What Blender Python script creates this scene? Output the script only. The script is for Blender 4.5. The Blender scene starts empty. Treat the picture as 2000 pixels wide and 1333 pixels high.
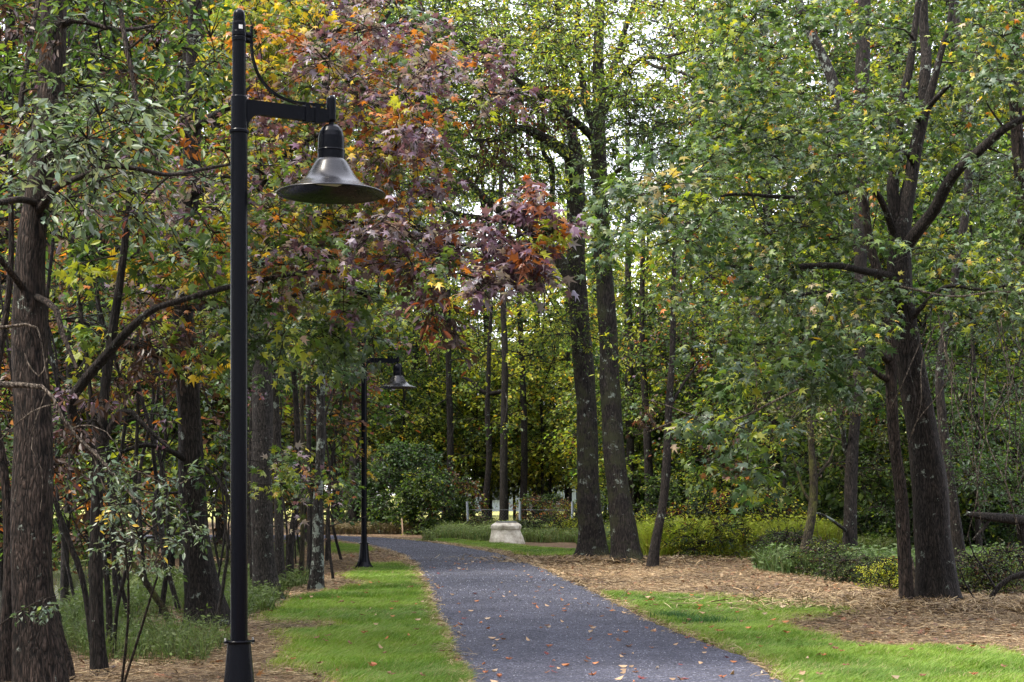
import bpy, math, random
import numpy as np
R = math.radians
# ------------------------------------------------------------------ camera, sky, sun, exposure
scn = bpy.context.scene
C = scn.collection
F = 3100.0                      # focal length in pixels of the 2000 px wide photograph
HOR = 962.0                     # pixel row of the horizon
EYE = 1.5
cam = bpy.data.cameras.new('camera'); camo = bpy.data.objects.new('camera', cam); C.objects.link(camo)
camo.location = (0, 0, EYE); camo.rotation_euler = (R(90), 0, 0)
cam.sensor_width = 36; cam.lens = F / 2000 * 36; cam.shift_y = (HOR - 666.5) / 2000
cam.clip_start = 0.1; cam.clip_end = 2000
scn.camera = camo
SUN_AZ, SUN_EL = R(-112), R(56)   # azimuth from +Y towards +X
w = bpy.data.worlds.new('World'); scn.world = w; w.use_nodes = True
nt = w.node_tree; bg = nt.nodes['Background']
sky = nt.nodes.new('ShaderNodeTexSky'); sky.sky_type = 'NISHITA'; sky.sun_disc = False
sky.sun_elevation = SUN_EL; sky.sun_rotation = SUN_AZ; sky.dust_density = 4.0; sky.air_density = 1.0; sky.ozone_density = 1.0
mixw = nt.nodes.new('ShaderNodeMixRGB'); mixw.inputs[0].default_value = 0.5
mixw.inputs[2].default_value = (11.5, 11.4, 12.2, 1)     # thin white cloud
nt.links.new(sky.outputs[0], mixw.inputs[1]); nt.links.new(mixw.outputs[0], bg.inputs[0])
bg.inputs[1].default_value = 0.15
sd = bpy.data.lights.new('sun', 'SUN'); sd.energy = 2.8; sd.angle = R(13); sd.color = (1, .93, .80)
so = bpy.data.objects.new('sun', sd); C.objects.link(so)
from mathutils import Vector
sdir = Vector((math.sin(SUN_AZ) * math.cos(SUN_EL), math.cos(SUN_AZ) * math.cos(SUN_EL), math.sin(SUN_EL)))
so.rotation_euler = sdir.to_track_quat('Z', 'Y').to_euler()
scn.view_settings.view_transform = 'Standard'; scn.view_settings.look = 'None'
scn.view_settings.exposure = 1.55; scn.view_settings.gamma = 1
scn.render.film_transparent = False
scn.cycles.max_bounces = 7; scn.cycles.diffuse_bounces = 5; scn.cycles.glossy_bounces = 2
scn.cycles.transmission_bounces = 3; scn.cycles.transparent_max_bounces = 4
scn.cycles.caustics_reflective = False; scn.cycles.caustics_refractive = False

rng = np.random.default_rng(7); rnd = random.Random(11)

# ------------------------------------------------------------------ helpers
def gz(x, y):
    """height of the ground: flat, with a shallow creek bed on the left"""
    x = np.asarray(x, float); y = np.asarray(y, float)
    edge = -5.0 - 0.04 * (y - 12) + 0.35 * np.sin(y * .45) + .2 * np.sin(y * 1.3)
    t = np.clip((edge - x) / 1.8, 0, 1); t = t * t * (3 - 2 * t)
    u = np.clip((edge - 6.5 - x) / 3.0, 0, 1); u = u * u * (3 - 2 * u)
    f = np.clip((40 - y) / 6, 0, 1)
    return -0.75 * t * (1 - u) * f

def P(px, py, d):
    return np.array([(px - 1000) * d / F, d, EYE + (HOR - py) * d / F])
def G(px, py):
    d = F * EYE / (py - HOR); return np.array([(px - 1000) * d / F, d])

def tag(o, label=None, cat=None, group=None, kind=None):
    if label: o['label'] = label
    if cat: o['category'] = cat
    if group: o['group'] = group
    if kind: o['kind'] = kind
    return o
def empty(name, loc, label, cat, group=None):
    o = bpy.data.objects.new(name, None); C.objects.link(o); o.location = loc; o.empty_display_size = .2
    return tag(o, label, cat, group)

class MB:
    """collects polygons, builds ONE mesh"""
    def __init__(s): s.v = []; s.l = []; s.t = []; s.c = []; s.n = 0
    def add(s, verts, faces, cols=None):
        verts = np.asarray(verts, float).reshape(-1, 3); faces = np.asarray(faces, int)
        s.v.append(verts); s.l.append((faces + s.n).ravel()); s.t.append(np.full(len(faces), faces.shape[1]))
        if cols is None: cols = np.ones((len(faces), 3))
        s.c.append(np.broadcast_to(cols, (len(faces), 3))); s.n += len(verts)
    def ok(s): return s.n > 0
    def build(s, name, mat, parent=None, loc=None, smooth=True, colname=None, link=True):
        me = bpy.data.meshes.new(name)
        v = np.concatenate(s.v); l = np.concatenate(s.l); t = np.concatenate(s.t)
        if loc is not None: v = v - np.asarray(loc)
        me.vertices.add(len(v)); me.vertices.foreach_set('co', v.astype(np.float32).ravel())
        me.loops.add(len(l)); me.loops.foreach_set('vertex_index', l.astype(np.int32))
        me.polygons.add(len(t)); st = np.concatenate([[0], np.cumsum(t)[:-1]])
        me.polygons.foreach_set('loop_start', st.astype(np.int32)); me.polygons.foreach_set('loop_total', t.astype(np.int32))
        me.polygons.foreach_set('use_smooth', np.full(len(t), smooth))
        if colname:
            a = me.attributes.new(colname, 'FLOAT_COLOR', 'FACE')
            c = np.concatenate(s.c); c = np.concatenate([c, np.ones((len(c), 1))], 1)
            a.data.foreach_set('color', c.astype(np.float32).ravel())
        me.update(calc_edges=True); me.validate()
        me.materials.append(mat)
        o = bpy.data.objects.new(name, me)
        if link: C.objects.link(o)
        if parent is not None: o.parent = parent
        return o

def frames(p):
    p = np.asarray(p, float); t = np.gradient(p, axis=0); t /= np.linalg.norm(t, axis=1)[:, None] + 1e-9
    ref = np.array([1., 0, 0]) if abs(t[0][0]) < .8 else np.array([0, 1., 0])
    u = np.zeros_like(p); a = ref
    for i in range(len(p)):
        a = a - t[i] * a.dot(t[i]); a = a / (np.linalg.norm(a) + 1e-9); u[i] = a
    return t, u, np.cross(t, u)
def tube(mb, p, r, n=6, cap=True, warp=None, cols=None):
    p = np.asarray(p, float); r = np.broadcast_to(np.asarray(r, float), (len(p),))
    t, u, v = frames(p); a = np.arange(n) * 2 * np.pi / n
    rr = r[:, None] * np.ones(n)[None]
    if warp is not None: rr = rr * warp(p, a)
    ring = p[:, None] + rr[:, :, None] * (np.cos(a)[None, :, None] * u[:, None] + np.sin(a)[None, :, None] * v[:, None])
    m = len(p); i = np.arange(m - 1)[:, None] * n; j = np.arange(n)[None]; k = (j + 1) % n
    f = np.stack([i + j, i + k, i + n + k, i + n + j], -1).reshape(-1, 4)
    mb.add(ring.reshape(-1, 3), f, cols)
    if cap:
        mb.add(ring[-1], [list(range(n))], cols); mb.add(ring[0], [list(range(n))[::-1]], cols)
def spline(p, n):
    """Catmull-Rom through the rows of p"""
    p = np.asarray(p, float)
    if len(p) < 3: 
        s = np.linspace(0, 1, n)[:, None]; return p[0] * (1 - s) + p[-1] * s
    q = np.vstack([2 * p[0] - p[1], p, 2 * p[-1] - p[-2]]); m = len(p) - 1
    s = np.linspace(0, m - 1e-6, n); i = s.astype(int); f = (s - i)[:, None]
    a, b, c, d = q[i], q[i + 1], q[i + 2], q[i + 3]
    return .5 * (2 * b + (c - a) * f + (2 * a - 5 * b + 4 * c - d) * f * f + (3 * b - a - 3 * c + d) * f ** 3)
def lathe(mb, prof, n=40, c=(0, 0, 0), cols=None):
    q = []
    for i_ in range(len(prof) - 1):      # extra rings close to the corners keep the shading of long faces flat
        p0, p1 = np.array(prof[i_], float), np.array(prof[i_ + 1], float); L_ = np.linalg.norm(p1 - p0); q.append(p0)
        if L_ > .018: q += [p0 + (p1 - p0) * .003 / L_, p1 - (p1 - p0) * .003 / L_]
    q.append(np.array(prof[-1], float)); prof = np.array(q); a = np.arange(n) * 2 * np.pi / n
    v = np.stack([prof[:, 0:1] * np.cos(a), prof[:, 0:1] * np.sin(a), prof[:, 1:2] * np.ones(n)], -1) + np.array(c)
    m = len(prof); i = np.arange(m - 1)[:, None] * n; j = np.arange(n)[None]; k = (j + 1) % n
    mb.add(v.reshape(-1, 3), np.stack([i + j, i + k, i + n + k, i + n + j], -1).reshape(-1, 4), cols)
def box(mb, c, s, M=None, cols=None):
    c = np.array(c, float); s = np.array(s, float) / 2
    v = np.array([[x, y, z] for x in (-1, 1) for y in (-1, 1) for z in (-1, 1)]) * s
    if M is not None: v = v @ np.array(M).T
    mb.add(v + c, [[0, 1, 3, 2], [4, 6, 7, 5], [0, 4, 5, 1], [2, 3, 7, 6], [0, 2, 6, 4], [1, 5, 7, 3]], cols)
_NK = rng.normal(size=(24, 3)); _NP = rng.uniform(0, 6.28, 24)
def noise(x, y, z=0, s=1.0, k=0):
    """cheap smooth noise in about -1..1"""
    x = np.asarray(x) * s; y = np.asarray(y) * s; z = np.asarray(z) * s; r = 0
    for i in range(8):
        a = _NK[(i + k) % 24] * (1 + .35 * i); r = r + np.sin(a[0] * x + a[1] * y + a[2] * z + _NP[(i + 3 * k) % 24]) / (1 + .25 * i)
    return r / 2.6

# ------------------------------------------------------------------ materials
def newmat(name):
    m = bpy.data.materials.new(name); m.use_nodes = True; n = m.node_tree.nodes; return m, n, m.node_tree.links, n['Principled BSDF']
def node(n, t, **kw):
    x = n.new(t)
    for k, v in kw.items():
        if k in x.inputs: x.inputs[k].default_value = v
        else: setattr(x, k, v)
    return x
def ramp(n, stops):
    r = n.new('ShaderNodeValToRGB'); e = r.color_ramp.elements
    while len(e) < len(stops): e.new(.5)
    for a, (p, c) in zip(e, stops): a.position = p; a.color = (*c, 1)
    return r
def leafmat(name, trans=.38, rough=.45, vary=True, boost=(1.7, 1.65, .9)):
    m, n, L, b = newmat(name)
    at = node(n, 'ShaderNodeAttribute', attribute_name='leafcol')
    src = at.outputs['Color']
    if vary:
        oi = n.new('ShaderNodeObjectInfo'); hs = n.new('ShaderNodeHueSaturation')
        m1 = node(n, 'ShaderNodeMapRange'); m1.inputs[3].default_value = .485; m1.inputs[4].default_value = .515
        m2 = node(n, 'ShaderNodeMapRange'); m2.inputs[3].default_value = 1.25; m2.inputs[4].default_value = .8
        L.new(oi.outputs['Random'], m1.inputs[0]); L.new(oi.outputs['Random'], m2.inputs[0])
        L.new(m1.outputs[0], hs.inputs['Hue']); L.new(m2.outputs[0], hs.inputs['Value']); L.new(src, hs.inputs['Color']); src = hs.outputs[0]
    L.new(src, b.inputs['Base Color']); b.inputs['Roughness'].default_value = rough; b.inputs['Specular IOR Level'].default_value = .5
    tr = n.new('ShaderNodeBsdfTranslucent'); mu = node(n, 'ShaderNodeMixRGB', blend_type='MULTIPLY'); mu.inputs[0].default_value = 1
    mu.inputs[2].default_value = (*boost, 1); L.new(src, mu.inputs[1]); L.new(mu.outputs[0], tr.inputs[0])
    mx = n.new('ShaderNodeMixShader'); mx.inputs[0].default_value = trans
    L.new(b.outputs[0], mx.inputs[1]); L.new(tr.outputs[0], mx.inputs[2]); L.new(mx.outputs[0], n['Material Output'].inputs[0])
    return m
def barkmat(name, dark, light, moss=None, lichen=0.0, scale=1.0, furrow=(27, 27, 5.0)):
    dark = [c * .4 for c in dark]; light = [c * (.95 if 'dead' in name else .78) for c in light]
    m, n, L, b = newmat(name)
    tc = n.new('ShaderNodeTexCoord'); mp = n.new('ShaderNodeMapping'); mp.inputs['Scale'].default_value = [f * scale for f in furrow]
    L.new(tc.outputs['Object'], mp.inputs[0])
    v = node(n, 'ShaderNodeTexVoronoi', feature='DISTANCE_TO_EDGE', Scale=1.6); nz = node(n, 'ShaderNodeTexNoise', Scale=1.7, Detail=8.0, Roughness=.65)
    wz = node(n, 'ShaderNodeTexNoise', Scale=.45, Detail=5.0); ad = node(n, 'ShaderNodeMixRGB', blend_type='ADD'); ad.inputs[0].default_value = 1.0
    L.new(mp.outputs[0], wz.inputs[0]); L.new(mp.outputs[0], ad.inputs[1]); wsc = node(n, 'ShaderNodeVectorMath', operation='SCALE'); wsc.inputs['Scale'].default_value = 3.2; L.new(wz.outputs['Color'], wsc.inputs[0]); L.new(wsc.outputs[0], ad.inputs[2])
    L.new(ad.outputs[0], v.inputs['Vector']); L.new(mp.outputs[0], nz.inputs['Vector'])
    r = ramp(n, [(.36, dark), (.50, [(a * .6 + c * .4) for a, c in zip(dark, light)]), (.72, light)])
    mul = node(n, 'ShaderNodeMath', operation='MULTIPLY_ADD'); mul.inputs[1].default_value = .9; L.new(v.outputs['Distance'], mul.inputs[0])
    sub = node(n, 'ShaderNodeMath', operation='MULTIPLY'); sub.inputs[1].default_value = .75; L.new(nz.outputs[0], sub.inputs[0]); L.new(sub.outputs[0], mul.inputs[2])
    L.new(mul.outputs[0], r.inputs[0]); col = r.outputs[0]
    big = node(n, 'ShaderNodeTexNoise', Scale=2.2, Detail=6.0, Roughness=.7); L.new(tc.outputs['Object'], big.inputs['Vector'])
    vr = ramp(n, [(.32, (.42, .40, .38)), (.5, (.8, .78, .76)), (.68, (1.15, 1.1, 1.05))]); L.new(big.outputs[0], vr.inputs[0])
    vm = node(n, 'ShaderNodeMixRGB', blend_type='MULTIPLY'); vm.inputs[0].default_value = 1; L.new(col, vm.inputs[1]); L.new(vr.outputs[0], vm.inputs[2]); col = vm.outputs[0]
    if moss:
        mr = ramp(n, [(.48, (0, 0, 0)), (.62, (1, 1, 1))]); L.new(big.outputs[0], mr.inputs[0])
        mm = n.new('ShaderNodeMixRGB'); L.new(mr.outputs[0], mm.inputs[0]); L.new(col, mm.inputs[1]); mm.inputs[2].default_value = (*moss, 1); col = mm.outputs[0]
    if lichen > 0:
        lz = node(n, 'ShaderNodeTexNoise', Scale=5.5, Detail=7.0, Roughness=.75); L.new(tc.outputs['Object'], lz.inputs['Vector'])
        lr = ramp(n, [(.66 - .16 * lichen, (0, 0, 0)), (.70 - .16 * lichen, (.8, .8, .8))]); L.new(lz.outputs[0], lr.inputs[0])
        mm = n.new('ShaderNodeMixRGB'); L.new(lr.outputs[0], mm.inputs[0]); L.new(col, mm.inputs[1]); mm.inputs[2].default_value = (.26, .30, .26, 1); col = mm.outputs[0]
    L.new(col, b.inputs['Base Color']); b.inputs['Roughness'].default_value = .85; b.inputs['Specular IOR Level'].default_value = .25
    bp = node(n, 'ShaderNodeBump', Strength=1.0, Distance=.035); L.new(mul.outputs[0], bp.inputs['Height']); L.new(bp.outputs[0], b.inputs['Normal'])
    return m
LEAF = leafmat('leaf', trans=.5, boost=(1.9, 1.8, .9)); LEAFN = leafmat('leaf_near', trans=.34, rough=.4, vary=False); GRASSM = leafmat('grass_blade', trans=.3, rough=.6, vary=False, boost=(1.2, 1.4, .8))
STRAW = leafmat('straw', trans=.05, rough=.8, vary=False); DRY = leafmat('dry_leaf', trans=.12, rough=.6, vary=False)
BARK_BROWN = barkmat('bark_brown', (.010, .007, .006), (.115, .085, .072), lichen=.25)
BARK_DARK = barkmat('bark_dark', (.008, .007, .006), (.065, .052, .047), lichen=.3)
BARK_TWIN = barkmat('bark_twin', (.010, .009, .008), (.085, .070, .064), moss=(.035, .038, .018), lichen=.38, scale=.75)
BARK_GREY = barkmat('bark_grey', (.014, .012, .011), (.115, .10, .092), lichen=.35, scale=1.4)
BARK_MOSS = barkmat('bark_moss', (.015, .012, .008), (.11, .09, .06), moss=(.07, .075, .015))
BARK_LICH = barkmat('bark_lichen', (.010, .009, .008), (.075, .066, .06), lichen=.88)
BARK_FAR = barkmat('bark_far', (.010, .009, .008), (.062, .053, .047), lichen=.2)
TWIG = barkmat('twig_bark', (.02, .016, .013), (.09, .07, .055))
DEADW = barkmat('dead_wood', (.06, .045, .035), (.32, .27, .22))

# palettes (linear reflectances)
GD = (.022, .050, .016); GM = (.045, .085, .022); GB = (.085, .125, .088); GL = (.095, .150, .028); YG = (.24, .27, .030)
YE = (.42, .30, .03); OR = (.36, .13, .025); RU = (.20, .06, .02); RD = (.34, .035, .015); PU = (.11, .058, .098); PL = (.21, .165, .205); DB = (.050, .026, .020); CR = (.30, .26, .16)  # PL: purple leaf with pale sky reflection mixed into the colour
PAL = {
 'green': [(GD, 3), (GM, 5), (GL, 3), (YG, 1)],
 'bluegreen': [(GB, 6), (GM, 3), (GL, 1), (YG, .3)],
 'gum_green': [(GB, 3), ((.058, .10, .045), 4), (GM, 4), (GL, 4), (GD, 2.5), (YG, 2.2), (YE, .3), (OR, .1), (CR, .25)],
 'autumn': [(PU, 2.2), (OR, 1.2), (YE, 1.4), (YG, 2.2), (PL, 2.6), (RU, .8), (GL, 2.4), (GM, 2.5), (GB, 1)],
 'purple': [(PU, 5), (PL, 4), (RU, .6), (OR, .4)],
 'orange': [(OR, 2.6), (YE, 1.4), (PU, 2.4), (RU, 1.2), (PL, 2.6), (YG, 1.6), (GM, 1.2)],
 'yellowmix': [(YG, 4), (YE, 2), (GL, 3), (GM, 2), (OR, .6), (PL, .5)],
 'yellowgreen': [(YG, 5), ((.20, .27, .06), 4), (GL, 4), (GM, 1.5), (YE, .7), (OR, .15), (GD, .4)],
 'lime': [((.42, .44, .05), 6), (YG, 3), (GL, 1.5), (RU, .3)],
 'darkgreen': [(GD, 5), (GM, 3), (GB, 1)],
 'dead': [(DB, 5), (RU, 1), (PU, 1)],
 'rust': [((.13, .06, .035), 3), (DB, 2), (OR, .3), (GM, 3), (YG, 1)],
 'silver': [((.16, .205, .15), 6), (GB, 3), (GM, 1), (YE, .15)],
 'mixfar': [(YG, 3), (GM, 2), (PU, 2), (OR, 1.0), (PL, 1), (GL, 2), (RU, .8), (DB, .8)],
 'olive': [((.06, .07, .025), 4), (GM, 3), (DB, 1), (GL, 2), (CR, .3)],
}
def pick(pal, n, r):
    cs = np.array([c for c, _ in PAL[pal]]); w_ = np.array([w for _, w in PAL[pal]], float); w_ /= w_.sum()
    return cs[r.choice(len(cs), n, p=w_)]

# leaf outlines: length 1 along +y
def star():
    pts = [(0, 0)]; c = (0, .36)
    for a, l in ((-118, .42), (-86, .17), (-56, .58), (-28, .20), (0, .66), (28, .20), (56, .58), (86, .17), (118, .42)):
        z = -.10 if l > .3 else .0
        pts.append((c[0] + l * math.sin(R(a)), c[1] + l * math.cos(R(a)), z))
    return np.array([(p[0], p[1], p[2] if len(p) > 2 else 0) for p in pts]), np.array([list(range(10))[::-1]])
T_STAR = star()
T_OVAL = (np.array([(0, 0, 0), (.17, .28, .05), (.19, .6, .05), (0, 1, -.05), (-.19, .6, .05), (-.17, .28, .05)], float), np.array([[0, 1, 2, 3], [0, 3, 4, 5]]))
T_RHOMB = (np.array([(0, 0, 0), (.33, .45, .06), (0, 1, -.04), (-.33, .45, .06)], float), np.array([[0, 1, 2], [0, 2, 3]]))
def leaves(mb, pos, axis, normal, size, tmpl, cols):
    """vectorised: one leaf per row"""
    if len(pos) == 0: return
    y = axis / (np.linalg.norm(axis, axis=1)[:, None] + 1e-9)
    z = normal - y * np.sum(normal * y, 1)[:, None]; z /= np.linalg.norm(z, axis=1)[:, None] + 1e-9
    x = np.cross(y, z); tv, tf = tmpl; k = len(tv)
    v = pos[:, None] + size[:, None, None] * (tv[None, :, 0:1] * x[:, None] + tv[None, :, 1:2] * y[:, None] + tv[None, :, 2:3] * z[:, None])
    f = (tf[None] + (np.arange(len(pos)) * k)[:, None, None]).reshape(-1, tf.shape[1])
    mb.add(v.reshape(-1, 3), f, np.repeat(cols, len(tf), 0))

def spray(wood, lv, c, d, rad, nt, nl, size, pal, tmpl, r, flat=.45, droop=.25, col_pull=.6, twr=.004, tilt=.55):
    """a fan of twigs round point c leading in direction d, leaves along them"""
    d = np.asarray(d, float); d = d / (np.linalg.norm(d) + 1e-9)
    tips = d[None] * .55 + r.normal(size=(nt, 3)) * np.array([1, 1, flat]); tips /= np.linalg.norm(tips, axis=1)[:, None]
    L = rad * r.uniform(.55, 1.1, nt); main = pick(pal, 1, r)[0]
    allp = []; alla = []
    for i in range(nt):
        e = c + tips[i] * L[i]; m = (c + e) / 2 + r.normal(size=3) * .06 * L[i]; e = e + np.array([0, 0, -droop * L[i]])
        pts = np.array([c, m, e])
        if wood is not None: tube(wood, pts, [twr * 1.6, twr, twr * .5], 3, cap=False)
        s = r.uniform(.2, 1.05, nl); s2 = s[:, None]
        pp = np.where(s2 < .5, c + (m - c) * s2 * 2, m + (e - m) * (s2 - .5) * 2)
        allp.append(pp + r.normal(size=pp.shape) * size * .35); alla.append(np.repeat((e - c)[None] / L[i], nl, 0))
    p = np.concatenate(allp); a = np.concatenate(alla); n = len(p)
    ax = a * .5 + r.normal(size=(n, 3)) * np.array([.75, .75, .3]) + np.array([0, 0, -.35])
    nm = np.array([0, 0, 1.]) + r.normal(size=(n, 3)) * tilt
    cols = pick(pal, n, r); pull = (r.random(n) < col_pull)[:, None]; cols = np.where(pull, main[None], cols)
    cols = cols * r.uniform(.7, 1.35, (n, 1)) * (1 + r.normal(size=(n, 3)) * .06)
    leaves(lv, p, ax, nm, size * r.uniform(.6, 1.25, n), tmpl, np.clip(cols, .004, .8))

def bark_warp(seed, amp=.07, flare=0, z0=0, fl_h=.5, lobes=5):
    ph = seed * 1.7
    def f(p, a):
        z = p[:, 2:3]; A = a[None]
        w_ = 1 + amp * (np.sin(3 * A + ph + z * .9) * .5 + np.sin(7 * A - ph + z * 2.3) * .3 + np.sin(11 * A + z * 5 + ph) * .25) + amp * .5 * np.sin(z * 4 + ph)
        if flare: w_ = w_ + flare * np.exp(-np.clip(z - z0, 0, 9) / fl_h) * (1 + .35 * np.sin(lobes * A + ph))
        return w_
    return f

class Tree:
    """a top-level Empty with trunk, limb and crown children; skeleton nodes feed the twigs"""
    def __init__(s, name, label, cat, px=None, py=None, base=None, group=None, seed=0):
        if base is None: g = G(px, py); base = (g[0], g[1], float(gz(*g)))
        s.base = np.array(base, float); s.e = empty(name, base, label, cat, group); s.nodes = []; s.r = np.random.default_rng(seed + 100); s.lv = {}; s.seed = seed; s.fine = MB()
    def stem(s, pts, d, mat, name='trunk', parent=None, sides=18, flare=0, amp=.07, fl_h=.35, per=.16, label=None):
        """pts rows: px, py, width_px[, depth]"""
        q = []; 
        for a in pts:
            dd = a[3] if len(a) > 3 else d
            q.append([*P(a[0], a[1], dd), a[2] * dd / F / 2])
        return s.stem3(q, mat, name, parent, sides, flare, amp, fl_h, per, label)
    def stem3(s, q, mat, name='trunk', parent=None, sides=18, flare=0, amp=.07, fl_h=.35, per=.16, label=None):
        q = np.array(q, float); ln = np.linalg.norm(np.diff(q[:, :3], axis=0), axis=1).sum()
        q = spline(q, max(6, int(ln / per))); q[:, 3] = np.clip(q[:, 3], .003, 9)
        n = len(q); z = np.linspace(0, 1, n); wob = min(.02, .15 * q[:, 3].mean()) 
        q[1:-1, 0] += wob * np.sin(z[1:-1] * 17 + s.seed); q[1:-1, 1] += wob * np.cos(z[1:-1] * 13 + s.seed)
        mb = MB(); tube(mb, q[:, :3], q[:, 3], sides, warp=bark_warp(s.seed + len(s.nodes), amp, flare, s.base[2], fl_h))
        o = mb.build(name, mat, parent or s.e, s.base if parent is None else s.base)
        if label: o['label'] = label
        s.nodes.append(q); return o
    def branch(s, name, pts, d, mat=None, sides=7, amp=.05, **k):
        return s.stem(pts, d, mat or s.mat, name, None, sides, 0, amp, per=.10)
    def fill(s, boxes, rad=.45, nt=6, nl=6, size=.12, tmpl=T_STAR, crown='crown', reach=1.0, **kw):
        """boxes: px0, py0, px1, py1, d0, d1, n, palette. Twig sprays in that volume, joined to the nearest wood"""
        lv = s.lv.setdefault(crown, MB()); cs = []
        for b in boxes:
            n = b[6]; px = s.r.uniform(b[0], b[2], n); py = s.r.uniform(b[1], b[3], n); dd = s.r.uniform(b[4], b[5], n)
            cs += [(P(*t), b[7]) for t in zip(px, py, dd)]
        s.fill3(cs, rad, nt, nl, size, tmpl, lv, **kw)
    def fill3(s, cs, rad, nt, nl, size, tmpl, lv, rb=.012, **kw):
        sk = np.concatenate([q[len(q) // 4:, :] if len(q) > 8 else q for q in s.nodes])
        S = np.zeros((len(sk) + 9 * len(cs) + 9, 4)); S[:len(sk)] = sk; m = len(sk)
        order = sorted(range(len(cs)), key=lambda i: np.min(np.sum((sk[:, :3] - cs[i][0]) ** 2, 1)))
        for i in order:
            c, pal = cs[i]; dv = S[:m, :3] - c; dist = np.sum(dv * dv, 1) + 1.5 * np.clip(dv[:, 2], 0, 9) ** 2
            j = int(np.argmin(dist)); a = S[j, :3]; v = c - a; ln = np.linalg.norm(v) + 1e-6
            mid = a + v * .5 + s.r.normal(size=3) * .08 * ln + np.array([0, 0, .10 * ln])
            pts = spline(np.array([a, mid, c]), 6); r0 = min(S[j, 3] * .7, rb + .006 * ln); rs = np.linspace(max(r0, .004), .0035, 6)
            tube(s.fine, pts, rs, 5, cap=False)
            S[m:m + 5, :3] = pts[1:]; S[m:m + 5, 3] = rs[1:]; m += 5
            spray(s.fine, lv, c, v, rad * s.r.uniform(.7, 1.2), nt, nl, size, pal, tmpl, s.r, **kw)
    def done(s, leafmat_=None, twmat=None):
        if s.fine.ok(): s.fine.build('twigs', twmat or TWIG, s.e, s.base, smooth=True)
        for k, mb in s.lv.items():
            if mb.ok(): mb.build(k, leafmat_ or LEAFN, s.e, s.base, smooth=False, colname='leafcol')

# ------------------------------------------------------------------ ground, path, creek
PATH_L = [(640, 1056), (656, 1057), (696, 1062.5), (725, 1068), (766, 1079), (802, 1095), (814, 1112), (828, 1134), (846, 1168), (862, 1212), (880, 1246), (893, 1280), (911, 1304), (922, 1333)]
PATH_R = [(640, 1046), (667, 1047), (719, 1049.5), (775, 1053), (843, 1060), (910, 1070), (978, 1083), (1040, 1103), (1100, 1130), (1145, 1150), (1184, 1170), (1226, 1192), (1268, 1213), (1310, 1230), (1359, 1251), (1415, 1271), (1467, 1292), (1527, 1330)]
pl = [(-16., 48.5), (-11., 49.)] + [tuple(G(*p)) for p in PATH_L] + [(-.1, 9.), (.5, 4.), (.9, -1.)]
pr = [(-16., 56.), (-11., 56.)] + [tuple(G(*p)) for p in PATH_R] + [(2.6, 9.), (3.2, 4.), (3.7, -1.)]
def resample(p, n):
    p = np.array(p); s = np.concatenate([[0], np.cumsum(np.linalg.norm(np.diff(p, axis=0), axis=1))]); t = np.linspace(0, s[-1], n)
    return np.stack([np.interp(t, s, p[:, 0]), np.interp(t, s, p[:, 1])], 1)
pl = resample(spline(np.array(pl), 160), 320); pr = resample(spline(np.array(pr), 160), 320)
jl = noise(pl[:, 0], pl[:, 1], s=3.1) * .035 + noise(pl[:, 0], pl[:, 1], s=11, k=3) * .02
jr = noise(pr[:, 0], pr[:, 1], s=3.1, k=5) * .035 + noise(pr[:, 0], pr[:, 1], s=11, k=7) * .02
pl[:, 0] += jl; pr[:, 0] += jr
path_poly = np.concatenate([pl, pr[::-1]])
def inside(poly, x, y):
    poly = np.asarray(poly); r = np.zeros(len(x), bool); a = poly; b = np.roll(poly, -1, 0)
    for (x0, y0), (x1, y1) in zip(a, b):
        if y0 == y1: continue
        c = ((y0 > y) != (y1 > y)); r ^= c & (x < (x1 - x0) * (y - y0) / (y1 - y0) + x0)
    return r
LAWN_L = [(915, 1333), (888, 1285), (870, 1246), (850, 1212), (838, 1170), (820, 1134), (803, 1108), (770, 1101), (715, 1101), (665, 1130), (740, 1139), (650, 1153), (560, 1175), (505, 1205), (530, 1214), (655, 1213), (665, 1226), (545, 1237), (555, 1262), (535, 1300), (640, 1318), (660, 1345), (620, 1400), (900, 1420)]
LAWN_L2 = [(640, 1061), (690, 1065), (722, 1071), (728, 1077), (690, 1081), (645, 1079), (640, 1073)]
LAWN_R = [(1170, 1156), (1260, 1160), (1400, 1168), (1560, 1174), (1650, 1182), (1650, 1196), (1580, 1206), (1515, 1212), (1550, 1232), (1620, 1256), (1750, 1266), (1900, 1264), (2010, 1282), (2300, 1300), (2300, 1420), (1640, 1420), (1540, 1333), (1480, 1292), (1430, 1272), (1372, 1251), (1322, 1230), (1280, 1213), (1238, 1192), (1196, 1170)]
LAWN_F = [(790, 1050.5), (865, 1053), (955, 1060), (1040, 1069), (1130, 1076), (1240, 1084), (1240, 1090), (1130, 1088), (1040, 1084), (978, 1074), (910, 1065), (850, 1058)]
lawns = [np.array([G(*p) for p in q]) for q in (LAWN_L, LAWN_L2, LAWN_R, LAWN_F)]
def lawn_mask(x, y):
    """1 where the turf grows; ragged by noise"""
    m = np.zeros(len(x)); 
    for k in range(5):
        jx = noise(x, y, s=1.3, k=k) * .16 + noise(x, y, s=6, k=k + 4) * .10; jy = (noise(x, y, s=1.1, k=k + 9) * .5 + noise(x, y, s=5, k=k + 2) * .25)
        q = np.zeros(len(x), bool)
        for p in lawns: q |= inside(p, x + jx * (.4 + .3 * k), y + jy * (.4 + .3 * k))
        m += q
    return m / 5
def grid_sheet(xs, ys, zoff=0):
    X, Y = np.meshgrid(xs, ys); x = X.ravel(); y = Y.ravel()
    z = gz(x, y) + zoff; nx = len(xs); i = np.arange(len(ys) - 1)[:, None] * nx; j = np.arange(nx - 1)[None]
    return x, y, z, np.stack([i + j, i + j + 1, i + j + nx + 1, i + j + nx], -1).reshape(-1, 4)
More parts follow.
